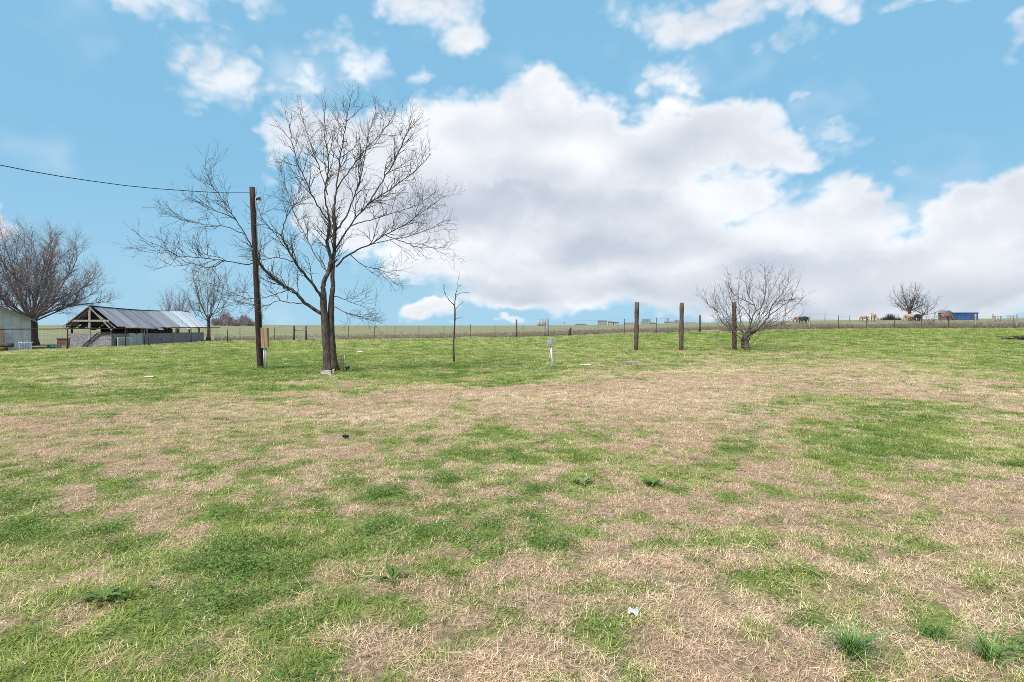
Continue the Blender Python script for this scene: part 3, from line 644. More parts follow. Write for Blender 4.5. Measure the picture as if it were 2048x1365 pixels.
# multi stemmed shrub tree around the third post
YS = 33.5
def ls(r0, r1, *seq): return (img(seq, YS), r0 * .85, r1)
sb = G(1493, YS)
_r = random.Random(61); shrub_extra = []
for k in range(15):
    a = math.pi * (-.12 + 1.24 * (k + _r.random() * .6) / 15); q = _r.uniform(.72, 1.0); dy = _r.uniform(-1.6, 1.6)
    tu, tv = 1512 - 104 * math.cos(a) * q, 612 - 82 * math.sin(a) * q; su, sv = _r.uniform(1484, 1506), _r.uniform(664, 690)
    shrub_extra.append(ls(.03, .007, (su, sv, 0), (su + (tu - su) * .3 - 6 * math.cos(a), sv + (tv - sv) * .28, dy * .3), (su + (tu - su) * .68 + _r.gauss(0, 5), sv + (tv - sv) * .62 + _r.gauss(0, 4), dy * .7), (tu, tv, dy)))
make_tree('bare_tree', 'low spreading bare tree with crooked trunk beside the rightmost tall post', sb,
    [(img([(1494, 697, 0), (1493, 684, 0), (1491, 674, -.05), (1499, 667, 0), (1510, 662, .05)], YS), .16, .09),
     (img([(1487, 696, .1), (1484, 682, .1), (1490, 672, .1), (1496, 662, .1)], YS), .09, .06)],
    [ls(.06, .012, (1493, 668, 0), (1502, 645, -.2), (1510, 625, -.4), (1524, 613, -.5), (1530, 590, -.6), (1531, 565, -.6), (1529, 535, -.6)),
     ls(.04, .010, (1510, 627, -.3), (1509, 611, 0), (1496, 590, .3), (1493, 575, .5), (1490, 545, .6)),
     ls(.035, .008, (1508, 611, 0), (1490, 602, -.5), (1472, 592, -.8), (1462, 580, -1.0), (1457, 565, -1.1)),
     ls(.07, .012, (1510, 662, .05), (1525, 650, .3), (1537, 632, .5), (1545, 610, .6), (1556, 604, .7), (1580, 600, .8), (1605, 598, .9)),
     ls(.035, .008, (1540, 630, .5), (1565, 612, .2), (1580, 600, 0), (1590, 580, -.2), (1600, 560, -.3)),
     ls(.035, .008, (1545, 610, .6), (1562, 590, .9), (1575, 570, 1.1), (1578, 545, 1.2)),
     ls(.035, .008, (1503, 640, -.2), (1490, 620, -.7), (1478, 610, -.9)),
     ls(.03, .008, (1492, 672, .1), (1462, 640, .5), (1445, 615, .8), (1436, 590, 1.0)),
     ls(.03, .008, (1488, 680, .1), (1455, 655, -.3), (1436, 630, -.6), (1431, 605, -.8), (1429, 575, -.9)),
     ls(.025, .007, (1431, 620, -.6), (1415, 608, -.7), (1405, 595, -.8)),
     ls(.03, .008, (1510, 664, .05), (1535, 657, -.2), (1560, 652, -.5), (1567, 640, -.6), (1572, 615, -.7), (1566, 590, -.7)),
     ls(.02, .006, (1490, 690, .1), (1520, 690, -.4), (1535, 675, -.8)), ls(.02, .006, (1488, 690, .1), (1470, 680, -.4), (1450, 690, -.7)),
     ls(.02, .006, (1490, 685, .1), (1460, 665, .5), (1440, 660, .8), (1432, 680, 1.0)), ls(.02, .006, (1500, 690, 0), (1515, 678, .6), (1528, 685, .9))] + shrub_extra,
    31, (4.4, 5.4, 4.6), ((.45, 1.1), (.3, .65), (.16, .4)), (.013, .0095, .0075), M['bark_dark'], M['twig_brown'], M['twig_brown'], up=.06, start=.25)


YP = 25.3; sp0 = G(909, YP)
def lp(r0, r1, *seq): return (img(seq, YP), r0, r1)
make_tree('sapling', 'thin young bare sapling standing alone in the grass', sp0,
    [(img([(908, 727, 0), (907, 690, 0), (909, 655, 0), (910, 625, 0), (909, 611, 0)], YP), .045, .028)],
    [lp(.026, .006, (909, 611, 0), (911, 592, 0), (915, 577, .1), (922, 570, .2)), lp(.02, .005, (908, 611, 0), (897, 600, -.2), (890, 585, -.3), (886, 569, -.4)),
     lp(.015, .005, (910, 620, 0), (918, 611, .2), (930, 603, .3)), lp(.012, .004, (912, 590, 0), (925, 586, -.2), (940, 584, -.3)), lp(.010, .004, (915, 577, 0), (916, 560, 0), (920, 546, .1)), lp(.010, .004, (910, 640, 0), (918, 636, .1), (924, 634, .2))],
    41, (2.6, 3), ((.18, .45), (.1, .2)), (.008, .006), M['bark_dark'], M['bark_dark'], M['twig'], start=.3)

# the wood on the skyline at left, one mass
def far_wood():
    r = random.Random(77); b = MB()
    for k in range(150):
        u = r.uniform(428, 506); Y = r.uniform(225, 285); g0 = G(u, Y); h = r.uniform(3.6, 6.6) * (1 - .45 * max(0, (u - 470) / 36)) * (.8 + .35 * math.sin(u * .17))
        b.tube([g0 - Vector((0, 0, .3)), g0 + Vector((r.gauss(0, .3), 0, h * .8))], [.12, .05], 4, cap=False)
        for j in range(24):
            a = r.random() * 6.28; p = g0 + Vector((r.gauss(0, .6), r.gauss(0, .6), h * r.uniform(.05, .7))); q = p + Vector((math.cos(a) * r.uniform(.5, 1.6), math.sin(a), h * r.uniform(.15, .4)))
            b.tube([p, p.lerp(q, .5) + Vector((r.gauss(0, .15), 0, r.gauss(0, .15))), q], [.07, .05, .02], 3, cap=False)
    o = b.build('distant_wood', M['twig_far']); tag(o, 'far off bare wood on the skyline behind the pole', 'wood', kind='stuff')
far_wood()

# ------------------------------------------------------------------ the utility pole and its fittings
YU = 21.9
pole = empty('utility_pole', G(521, YU)); tag(pole, 'dark leaning wooden utility pole with a tan meter box', 'utility pole')
po = Vector(pole.location); a0 = P(521, 738, YU) ; a1 = P(504.5, 375, YU)
def loc(p): return p - po
pts = [loc(a0.lerp(a1, t)) for t in (-.03, 0, .15, .3, .45, .6, .75, .9, 1.0)]
MB().tube(pts, [.125, .122, .12, .117, .114, .111, .108, .106, .105], 14).build('shaft', M['creosote'], pole, True)
bc = loc(P(530, 676, YU - .16)); tilt_ = Matrix.Rotation(-.03, 3, 'Y')
bx = MB().box((0, 0, 0), (.26, .13, .76), bev=.008).build('meter_box', M['ply'], pole); bx.location = bc; bx.rotation_euler = (0, -.03, 0)
for sx_ in (-.067, .067):
    MB().box((sx_, -.073, 0), (.126, .016, .77), bev=.004).build('board', M['ply'], bx)
for uu, v0, v1, rr in ((527.5, 697, 738, .022), (532, 697, 737, .03)):
    MB().tube([loc(P(uu, v0, YU - .14)), loc(P(uu + 1.5, v1 + 2, YU - .14))], rr, 8).build('conduit', M['galv'] if rr > .025 else M['white'], pole, True)
MB().bar(loc(P(508, 402, YU)), loc(P(519, 396, YU - .05)), .05, .07).box(loc(P(519, 398, YU - .05)), (.07, .07, .12)).build('bracket', M['black'], pole)
MB().tube([loc(P(511, 392, YU - .08)), loc(P(513, 430, YU - .16)), loc(P(516, 520, YU - .16)), loc(P(524, 655, YU - .15))], .016, 6).build('riser_cable', M['steel'], pole, True)
# the overhead line
wl = []
for u, v, Y in ((503, 386, YU), (440, 386, 20.5), (380, 382.5, 19.2), (310, 377.5, 17.9), (250, 371.5, 16.9), (180, 362, 15.8), (120, 353, 15), (60, 342.5, 14.2), (0, 330.5, 13.5), (-80, 313, 12.7), (-180, 288, 11.8), (-300, 252, 10.9)): wl.append(P(u, v, Y))
o = MB().tube(wl, .011, 5).build('overhead_cable', M['black'], None, True); tag(o, 'single black overhead cable running left from the utility pole top', 'cable')

# ------------------------------------------------------------------ the three tall posts
for (u, vt, tx, lab, rr) in ((1272, 605, 2, 'leftmost of the three tall brown wooden posts', .135), (1362.5, 606, 1, 'middle of the three tall brown wooden posts', .125), (1469, 605, -1, 'rightmost of the three tall brown posts, inside the low bare tree', .135)):
    g0 = G(u, 34.0); t = empty('tall_post', g0); tag(t, lab, 'post', 'tall wooden posts in the yard')
    top = P(u + tx, vt, 34.0) - g0; n = 9; rd = random.Random(u)
    b = MB(); b.tube([top * (i / n) - Vector((0, 0, .1 if i == 0 else 0)) for i in range(n + 1)], [rr * rd.uniform(.93, 1.06) for i in range(n + 1)], 12)
    b.build('shaft', M['post_brown'], t, True)
    MB().tube([top * .70 + Vector((-.02, -rr - .01, 0)), top * .70 + Vector((-.02, -rr + .06, 0))], .018, 6).build('bolt', M['rust'], t)

# ------------------------------------------------------------------ electric hook-up on two legs
ym = 22.2; g0 = G(1106, ym); t = empty('electric_meter_stand', g0); tag(t, 'pale grey electric box on a white two legged stand', 'meter')
lo = lambda u, v, dy=0: P(u, v, ym + dy) - g0
mb_ = MB().box(lo(1101, 686.5), (.22, .12, .26), Matrix.Rotation(.25, 3, 'Z'), .012).build('box', M['galv'], t)
MB().box(lo(1100.2, 686, -.075), (.16, .016, .15), Matrix.Rotation(.25, 3, 'Z'), .005).build('cover', M['galv'], mb_)
MB().box(lo(1104, 678.5), (.10, .12, .05), Matrix.Rotation(.25, 3, 'Z'), .01).build('hood', M['galv'], mb_)
MB().tube([lo(1102, 693), lo(1104, 715), lo(1106.5, 738)], .028, 8).build('leg', M['white'], t, True)
MB().tube([lo(1102.5, 694), lo(1100, 712), lo(1099, 724, .1)], .02, 8).build('leg', M['white'], t, True)
MB().box(lo(1106, 730), (.13, .09, .06), None, .01).build('bracket', M['galv'], t)
o = MB().tube([P(1099, 722, ym + .1), P(1094, 730, ym - .1), P(1087, 735.5, ym - .5), P(1070, 741, 21.2) , P(1040, 741, 21.0)], .006, 5).build('water_hose', M['white'], None, True); tag(o, 'thin pale hose trailing into the grass from the electric box', 'hose')

# ------------------------------------------------------------------ fences
def fence_line(name, label, knots, posts, wires, mesh_gap=None, rail=None, mesh_h=1.2, wire_r=.004, wire_mat=None):
    """knots: (u, Y); posts: (u, kind, height); the line follows the ground"""
    root = empty(name, G(*knots[0])); tag(root, label, 'fence'); o0 = Vector(root.location)
    us = [k[0] for k in knots]; ys = [k[1] for k in knots]
    def at(u): Y = float(np.interp(u, us, ys)); return G(u, Y) - o0
    for (u, kind, h, *ln) in posts:
        p = at(u); q = p + Vector((ln[0] if ln else 0, 0, h)); b = MB(); rd = random.Random(u)
        if kind == 'tee':
            b.bar(p - Vector((0, 0, .1)), q, .05, .012).bar(p + Vector((0, .02, -.1)), q + Vector((0, .02, 0)), .012, .045); b.build('metal_post', M['rust'], root)
        elif kind == 'pipe': b.tube([p - Vector((0, 0, .1)), q], .04, 8).build('pipe_post', M['rust'], root, True)
        else:
            rr = .085 if kind != 'thin' else .05
            b.tube([p - Vector((0, 0, .1)), p.lerp(q, .4), p.lerp(q, .8), q], [rr * rd.uniform(.95, 1.1), rr, rr * rd.uniform(.9, 1.05), rr * .95], 9)
            b.build('wooden_post', M['post_grey'] if kind == 'grey' else M['post_brown'], root, True)
    line = [at(u) for u in np.linspace(us[0], us[-1], max(8, int(abs(us[-1] - us[0]) / 14)))]
    for h in wires:
        MB().tube([p + Vector((0, 0, h + .02 * math.sin(i * 1.7))) for i, p in enumerate(line)], wire_r, 3, cap=False).build('wire', wire_mat or M['steel'], root)
    if rail: MB().tube([p + Vector((0, 0, rail)) for p in line], .032, 7).build('top_rail', M['rust'], root, True)
    if mesh_gap:
        b = MB(); n = 0; tot = sum((line[i + 1] - line[i]).length for i in range(len(line) - 1)); s = 0; acc = 0; i = 0
        while s < tot and i < len(line) - 1:
            L_ = (line[i + 1] - line[i]).length
            while s < acc + L_ and s < tot:
                p = line[i].lerp(line[i + 1], (s - acc) / L_); b.tube([p + Vector((0, 0, .03)), p + Vector((0, 0, mesh_h))], .003, 3, cap=False); s += mesh_gap
            acc += L_; i += 1
        for k in range(1, int(mesh_h / .16)): b.tube([p + Vector((0, 0, k * .16)) for p in line], .003, 3, cap=False)
        w = b.build('wire_mesh', wire_mat or M['steel'], root); w['kind'] = 'stuff'
    return root
fence_line('pipe_fence', 'rusty pipe and wire mesh fence in front of the house and shed', [(-160, 33.5), (0, 36), (135, 39.5), (251, 43.2), (382, 50), (440, 55)],
    [(-100, 'pipe', 1.4), (135, 'pipe', 1.42), (251, 'pipe', 1.42), (289, 'pipe', 1.35), (299, 'pipe', 1.35, -.22), (345, 'tee', 1.3), (382, 'pipe', 1.42), (420, 'pipe', 1.4)], (), mesh_gap=.15, rail=1.4, mesh_h=1.36, wire_mat=M['rust'])
fence_line('wire_fence', 'wire field fence of thin metal posts from the pole to the white corner posts', [(440, 55), (600, 57), (1000, 57.5), (1092, 57)],
    [(455, 'thin', 1.2), (480, 'tee', 1.3), (516, 'tee', 1.25), (549, 'tee', 1.3), (588, 'brown', 1.45), (612, 'brown', 1.42), (652, 'tee', 1.3), (697, 'tee', 1.35), (749, 'tee', 1.35), (790, 'tee', 1.35), (838, 'tee', 1.35), (888, 'tee', 1.25), (941, 'tee', 1.4), (990, 'tee', 1.3), (1033, 'brown', 1.75), (1046, 'tee', 1.2)], (.25, .5, .78, 1.02, 1.25))
hb = bpy.data.objects['wire_fence']; ho = Vector(hb.location)
MB().tube([G(588, 57) - ho + Vector((0, 0, 1.0)), G(612, 57) - ho + Vector((0, 0, 1.02))], .05, 8).build('brace_rail', M['post_grey'], hb, True)
MB().bar(G(612, 57) - ho + Vector((0, 0, 1.1)), G(636, 55.5) - ho + Vector((0, 0, .02)), .05).build('brace_pole', M['post_grey'], hb)
fence_line('wire_fence', 'taller wire mesh field fence running right from the white corner posts', [(1092, 57), (1250, 57), (1400, 57), (1600, 57), (2048, 57.5), (2300, 58)],
    [(1089, 'grey', 1.72), (1095.5, 'grey', 1.78), (1196, 'tee', 1.45), (1249, 'tee', 1.55), (1313, 'tee', 1.55), (1400, 'brown', 1.7), (1465, 'tee', 1.5), (1540, 'tee', 1.5), (1619, 'grey', 1.4), (1677, 'tee', 1.35), (1733, 'tee', 1.3), (1789, 'tee', 1.3), (1843, 'tee', 1.3), (1897, 'tee', 1.3), (1951, 'grey', 1.4), (1986, 'grey', 1.45), (2028, 'tee', 1.3), (2034, 'grey', 1.4), (2150, 'tee', 1.3)], (.2, .45, .7, .95, 1.2, 1.45), mesh_gap=.30, mesh_h=1.2, wire_r=.005)
g0 = G(1140, 56); sp_ = MB(); rd = random.Random(5)
sp_.tube([g0 - Vector((.05, 0, .1)), g0 + Vector((0, 0, .3)), g0 + Vector((.05, 0, .62)), g0 + Vector((.1, 0, .8))], [.19, .12, .10, .05], 9)
sp_.tube([g0 + Vector((.02, 0, .3)), g0 + Vector((-.2, 0, .5))], [.06, .02], 6)
o = sp_.build('burnt_stump', M['dark'], None, True); tag(o, 'short blackened tree stump beside the wire fence', 'stump')

# ------------------------------------------------------------------ the tin roofed shed
sh0 = G(178, 44.0); shed = empty('tin_roofed_shed', (P(178, 655, 44.0).x, 44.0, sh0.z), .0773); tag(shed, 'long low open sided shed with patched tin roof and block walls', 'shed')
SL, HW, ZE, ZR = 15.4, 1.62, 1.47, 3.10
def wall(a, b, z0, z1, th, m, name='block_wall'):
    a = Vector(a); b = Vector(b); d = b - a; an = math.atan2(d.y, d.x)
    return MB().box(((a.x + b.x) / 2, (a.y + b.y) / 2, (z0 + z1) / 2), (d.length, th, z1 - z0), an).build(name, m, shed)
wall((-HW, .12), (HW, .12), -.1, 1.02, .16, M['block']); wall((HW, .21), (HW, 2.3), -.1, 1.0, .15, M['block']); wall((HW - .01, 2.302), (HW - .01, 4.2), -.1, 1.03, .12, M['stain'], 'stained_panel')
wall((-HW + .35, 3.5), (-HW + .35, SL - .4), .2, 1.55, .05, M['dark'], 'inner_boarding'); wall((HW, 4.203), (HW, SL), -.1, .98, .15, M['block']); wall((-HW, .21), (-HW, SL), -.1, .98, .15, M['block']); wall((-HW + .08, SL - .1), (HW - .08, SL - .1), -.1, .97, .15, M['block'])
for sd_ in (-1, 1):
    for k in range(8):
        y = .3 + k * 2.08; MB().box((sd_ * (HW - .17), y, .78), (.1, .1, 1.56)).build('post', M['dark'] if (k + sd_) % 3 else M['board'], shed)
    for k in range(9):
        y = .15 + k * 1.9
        MB().bar((0.02 * sd_, y, ZR - .20), (sd_ * 1.92, y, ZE - .08), .05, .11).build('rafter', M['board'], shed)
    for k in range(3):
        t_ = .15 + .35 * k; MB().bar((sd_ * 1.95 * t_, .0, ZR + (ZE - ZR) * t_ - .14), (sd_ * 1.95 * t_, SL, ZR + (ZE - ZR) * t_ - .14), .05, .04).build('purlin', M['dark'], shed)
MB().add([(-1.5, 1.0, 1.72), (1.5, 1.0, 1.72), (0, 1.0, ZR - .18), (-1.5, 1.04, 1.72), (1.5, 1.04, 1.72), (0, 1.04, ZR - .18)], [(0, 1, 2), (5, 4, 3), (0, 3, 4, 1), (1, 4, 5, 2), (2, 5, 3, 0)]).build('gable_shade_panel', M['dark'], shed)  # added panel, its dark colour stands in for the shade under the roof
MB().box((.02, .04, 1.55), (.15, .07, 2.9)).build('king_post', M['board'], shed)
MB().box((0, -.02, 2.02), (3.0, .06, .14)).build('tie_beam', M['board'], shed)
MB().bar((0.05, -.05, ZR - .02), (1.72, -.05, ZE - .18), .05, .12).build('rafter', M['board'], shed); MB().bar((-0.05, -.05, ZR - .02), (-1.9, -.05, ZE + .06), .05, .10).build('rafter', M['board'], shed)
MB().bar((-.45, -.06, .03), (.7, -.06, 1.08), .06, .10).bar((.7, -.06, 1.08), (1.5, -.04, 1.10), .06, .08).build('fallen_beam', M['dark'], shed)
MB().tube([(0, .02 + SL * i / 10, ZR + .07 - .13 * math.sin(math.pi * i / 10)) for i in range(11)], .05, 5).build('ridge_board', M['dark'], shed)
def tin(w, ribs=6):
    b = MB(); n = ribs * 4; top = []; bot = []; L_ = 1.0
    for i in range(n + 1):
        x = -w / 2 + w * i / n; z = .022 * math.sin(i / n * ribs * 2 * math.pi); top.append((x, 0, z)); bot.append((x, L_, z))
    b.v = top + bot; b.f = [(i, i + 1, n + 2 + i, n + 1 + i) for i in range(n)]
    return b
WS = .88; tin_a = tin(WS).mesh('roof_sheet', M['sheet'], True); tin_b = tin(WS).mesh('roof_sheet_pale', M['sheet_pale'], True)
rd = random.Random(11); sl = math.hypot(2.0, ZR - ZE); pitch = math.atan2(ZR - ZE, 2.0)
for sd_ in (1, -1):
    for k in range(17 + (sd_ < 0)):
        y = (.95 if sd_ > 0 else .42) + k * .865 + (.06 if k >= 2 else -.05) ; ln = sl * rd.uniform(.94, 1.06) * (1.06 if 4 <= k <= 6 else 1) * (.93 if k == 0 else 1)
        o = put('roof_sheet', tin_b if (k >= 11 and sd_ == 1) else tin_a, shed, (0.01 * sd_, y, ZR + .05 + .012 * (k % 2) - .13 * math.sin(math.pi * (k + 1) / 15) * (1 if k < 15 else 0)))
        # local y of the sheet runs down the slope
        ex = Vector((0, 1 if sd_ < 0 else -1, 0)); ey = Vector((sd_ * math.cos(pitch), rd.uniform(-.02, .02), -math.sin(pitch) - rd.uniform(-.02, .035))).normalized(); ez = ex.cross(ey).normalized(); ex = ey.cross(ez)
        if ez.z < 0: ex, ez = -ex, -ez
        o.rotation_euler = Matrix((ex, ey, ez)).transposed().to_euler(); o.scale = (1, ln, 1)
M['sheet'].use_backface_culling = False
# things standing about the shed and the house
def at_shed(x, y, z=0): c, s_ = math.cos(.0773), math.sin(.0773); b = shed.location; return Vector((b.x + c * x - s_ * y, b.y + s_ * x + c * y, b.z + z))
t = empty('loose_sash', at_shed(HW + .28, 1.15), .0773); tag(t, 'white window frame leaning on the shed wall', 'window frame')
for (c_, d_) in (((0, -.78, .36), (.04, .1, .72)), ((0, .78, .36), (.04, .1, .72)), ((0, .1, .36), (.035, .07, .56)), ((0, 0, .70), (.046, 1.65, .1)), ((0, 0, .035), (.046, 1.65, .1))):
    MB().box(c_, d_).build('frame_bar', M['white'], t)
MB().box((-.0, -.34, .37), (.008, .80, .60)).build('pane', mat('dusty_glass', (.30, .30, .32), (.36, .36, .38), 3, .25), t)
MB().box((-.0, .44, .37), (.008, .60, .60)).build('pane', bpy.data.materials['dusty_glass'], t)
o = MB().box((0, 0, .37), (.05, .35, .74)).build('white_board', M['white'], None); o.location = at_shed(HW + .22, 2.22); o.rotation_euler = (0, -.08, .0773); tag(o, 'narrow white board propped right of the window frame at the shed', 'board')

# ------------------------------------------------------------------ the white house at the left edge
hc = P(62, 655, 39.5); house = empty('white_house', (hc.x, hc.y, gz(hc.x, hc.y)), R(45)); tag(house, 'pale sided house with a brown low pitched roof at the left edge', 'house')
HWID, HDEP, E0, SLOPE = 6.4, 5.0, 2.05, .50
zr = E0 + SLOPE * HWID / 2
b = MB(); prof = [(0, -.1), (0, E0), (-HWID / 2, zr), (-HWID, E0), (-HWID, -.1)]
b.poly([(x, 0, z) for x, z in reversed(prof)]); b.poly([(x, HDEP, z) for x, z in prof]); b.poly([(0, 0, -.1), (0, HDEP, -.1), (0, HDEP, E0), (0, 0, E0)]); b.poly([(-HWID, 0, -.1), (-HWID, 0, E0), (-HWID, HDEP, E0), (-HWID, HDEP, -.1)])
b.build('wall', M['siding'], house)
for k in range(13):
    x = -.02 - k * .5; z1 = E0 - .03 + SLOPE * (min(-x, HWID + x)); MB().box((x, -.012, (.62 + z1) / 2), (.035, .02, z1 - .62)).build('batten', M['siding'], house)
for k in range(7):
    s_ = MB(); x0 = -.0 - k * .9; n = 24
    for i in range(n):
        xa, xb = x0 - .88 * i / n, x0 - .88 * (i + 1) / n; ya, yb = -.03 - .012 * math.sin(i * 1.57), -.03 - .012 * math.sin((i + 1) * 1.57)
        s_.poly([(xa, ya, 0), (xa, ya, .62), (xb, yb, .62), (xb, yb, 0)])
    s_.build('skirting_sheet', M['skirt'], house)
for sd_ in (0, 1):
    x0, z0 = (.28, E0 - .14) if sd_ == 0 else (-HWID - .28, E0 - .14); xr, zz = -HWID / 2, zr + .01
    r_ = MB(); th = .09; r_.add([(x0, -.3, z0), (xr, -.3, zz), (xr, HDEP + .3, zz), (x0, HDEP + .3, z0), (x0, -.3, z0 + th), (xr, -.3, zz + th), (xr, HDEP + .3, zz + th), (x0, HDEP + .3, z0 + th)], [(0, 1, 2, 3), (7, 6, 5, 4), (0, 4, 5, 1), (1, 5, 6, 2), (2, 6, 7, 3), (3, 7, 4, 0)])
    rf = r_.build('roof', M['roofing'], house)
    MB().bar((x0, -.315, z0 - .02), (xr, -.315, zz - .02), .03, .13).build('fascia', M['board'], rf)
cx_, cy_ = -2.05, 1.1
ch = MB().box((cx_ , cy_, 3.4), (.75, .7, 1.9)).build('chimney', M['skirt'], house); MB().box((cx_, cy_, 4.40), (.95, .9, .13)).build('cap', M['dark'], ch)
MB().box((-4.2, -.03, 1.05), (.9, .05, 2.0)).build('door', M['white'], house)
t = empty('white_table', G(51, 38.2)); t.rotation_euler = (0, 0, R(40)); tag(t, 'small white table against the pale house wall', 'table')
MB().box((0, 0, .50), (.74, .5, .04), bev=.01).build('table_top', M['white'], t)
for x in (-.3, .3):
    for y in (-.18, .18): MB().box((x, y, .24), (.06, .06, .48)).build('leg', M['white'], t)
t = empty('teal_tub', G(102.5, 41.2)); tag(t, 'small teal plastic tub on the ground left of the shed', 'tub')
MB().tube([(0, 0, 0), (0, 0, .12), (0, 0, .22), (0, 0, .225)], [.19, .215, .23, .245], 14).build('bowl', M['teal'], t, True); MB().tube([(.1, -.2, .12), (.26, -.12, .14)], .06, 8).build('label_panel', M['white'], t, True)
t = empty('wooden_hutch', G(127, 42.3), R(20)); tag(t, 'reddish brown board hutch left of the shed gable', 'hutch')
for k in range(4): MB().box((0, -.24, .30 + k * .105), (.62, .022, .095)).build('board', M['crate'], t)
MB().box((-.3, 0, .43), (.03, .46, .52)).build('side_panel', M['crate'], t); MB().box((.3, 0, .43), (.03, .46, .52)).build('side_panel', M['crate'], t); MB().box((0, .22, .43), (.57, .03, .52)).build('back_panel', M['dark'], t)
MB().box((0, 0, .72), (.72, .58, .035), Matrix.Rotation(.08, 3, 'X')).build('roof', M['crate'], t); MB().box((0, 0, .18), (.6, .46, .03)).build('floor', M['board'], t)
for x in (-.27, .27):
    for y in (-.2, .2): MB().box((x, y, .08), (.05, .05, .17)).build('leg', M['dark'], t)
o = MB().box((0, 0, 0), (1.1, .28, .04), None, .008).build('low_bench', M['board'], None); o.location = G(118, 41.6) + Vector((0, 0, .22)); tag(o, 'low plank laid in front of the reddish hutch', 'plank')
rd = random.Random(9)
for k, (du, dy, z, rr, lab) in enumerate(((-4, 0, .12, .13, 'lower log of the pair below the tan panel'), (4, .05, .15, .16, 'thick upper log of the pair below the tan panel'))):
    g_ = G(5 + du, 37.2 + dy); lg = MB(); lg.tube([(-.35, 0, z), (-.1, .02, z + .01), (.15, 0, z), (.38, .03, z - .01)], [rr, rr * 1.05, rr * .97, rr * .9], 10); o = lg.build('log', M['bark_dark'], None, True); o.location = g_ + Vector((0, .1 * k, .0 if k == 0 else .21)); o.rotation_euler = (0, 0, .3 * k); tag(o, lab, 'log')
wp = house.location + Vector((-.7071 * 1.75, -.7071 * 1.75, 0)) + Vector((.7071, -.7071, 0)) * .28
o = MB().box((0, 0, .8), (.55, .03, 1.5), None, .006).build('plywood_panel', M['ply'], None); o.location = (wp.x, wp.y, gz(wp.x, wp.y)); o.rotation_euler = (-.12, 0, R(45)); tag(o, 'tan plywood panel leaning on the pale house wall', 'panel')

# ------------------------------------------------------------------ small things on the grass
def slab(name, lab, cat, u, Y, d, m, rz=0, lift=.03, tilt=(0, 0)):
    g_ = G(u, Y); o = MB().box((0, 0, 0), d, None, min(d) * .2).build(name, m, None); o.location = g_ + Vector((0, 0, d[2] / 2 + lift)); o.rotation_euler = (tilt[0], tilt[1], rz); tag(o, lab, cat); return o
slab('wooden_board', 'short grey board lying raised in the grass left of the tall posts', 'board', 1263.5, 24.3, (.50, .18, .05), M['board'], .05, .07, (.1, 0))
slab('white_plank', 'thin white plank flat in the grass right of the electric box', 'plank', 1171, 23.6, (.42, .12, .03), M['white'], .03)
slab('white_plate', 'flat white plate in the grass left of the utility pole', 'plate', 300, 18.1, (.28, .16, .03), M['white'], .1)
slab('white_strip', 'white strip lying in the grass right of the big tree', 'strip', 721, 33, (.36, .2, .03), M['white'], -.3, .05)
# stones at the foot of the big tree
def rock(name, lab, u, Y, d, m, seed, lift=0.0, rz=0.0, tilt=0.0):
    bm = bmesh.new(); bmesh.ops.create_cube(bm, size=1.0); bmesh.ops.subdivide_edges(bm, edges=bm.edges[:], cuts=2, use_grid_fill=True); rr = random.Random(seed)
    for q in bm.verts: q.co = Vector((q.co.x * d[0] * rr.uniform(.86, 1.1), q.co.y * d[1] * rr.uniform(.86, 1.1), (q.co.z + .5) * d[2] * rr.uniform(.85, 1.1)))
    me = bpy.data.meshes.new(name); bm.to_mesh(me); bm.free(); me.materials.append(m); o = put(name, me, None, G(u, Y) + Vector((0, 0, lift - .02)), (tilt, 0, rz)); tag(o, lab, 'stone'); return o
rock('stone_block', 'pale limestone block at the foot of the big bare tree', 653, 19.45, (.33, .18, .17), M['stone'], 3, 0, -.05)
rock('stone_block', 'narrow tilted stone right of the limestone block at the tree foot', 667, 19.4, (.06, .2, .2), M['stone'], 4, 0, .15, .25)
rock('pebble', 'small white pebble left of the limestone block at the tree foot', 639, 19.3, (.07, .06, .05), M['stone'], 5)
rock('pebble', 'small white pebble in front of the limestone block at the tree foot', 660.5, 19.1, (.07, .06, .05), M['stone'], 6)
g_ = G(697, 20.9); t = empty('plant_pot', g_); tag(t, 'black plastic pot lying on its side right of the big tree', 'pot')
MB().tube([(-.08, 0, .08), (.06, 0, .09), (.075, 0, .09)], [.09, .115, .125], 12).build('pot', M['black'], t, True); MB().tube([(.075, 0, .09), (.12, .0, .09)], [.126, .12], 12).build('rim', M['galv'], t, True)
o = MB().tube([P(692, 733, 21.2), P(690.5, 722, 21.2), P(689, 711, 21.2)], .016, 7).build('white_stake', M['white'], None, True); tag(o, 'thin white stake beside the black pot', 'stake')
t = empty('wire_plant_cage', G(682, 21.2)); tag(t, 'rusty round wire cage with a weedy plant behind the big tree', 'plant cage')
for k in range(10): a = k * .628; MB().tube([(.17 * math.cos(a), .17 * math.sin(a), 0), (.17 * math.cos(a), .17 * math.sin(a), .55)], .004, 4).build('cage_wire', M['rust'], t)
for z in (.1, .25, .4, .54): MB().tube([(.17 * math.cos(a * .3927), .17 * math.sin(a * .3927), z) for a in range(17)], .004, 4, cap=False).build('cage_ring', M['rust'], t)
rd = random.Random(4); b = MB()
for k in range(26):
    a = rd.random() * 6.28; q0 = Vector((math.cos(a), math.sin(a), 0)) * rd.uniform(0, .1); b.tube([q0, q0 * 1.5 + Vector((0, 0, rd.uniform(.15, .4))), q0 * 2 + Vector((rd.gauss(0, .05), 0, rd.uniform(.35, .75)))], [.008, .006, .002], 3, cap=False)
b.build('stems', mat('dry_green_stem', (.16, .17, .07), (.30, .26, .13), 9, .9), t)
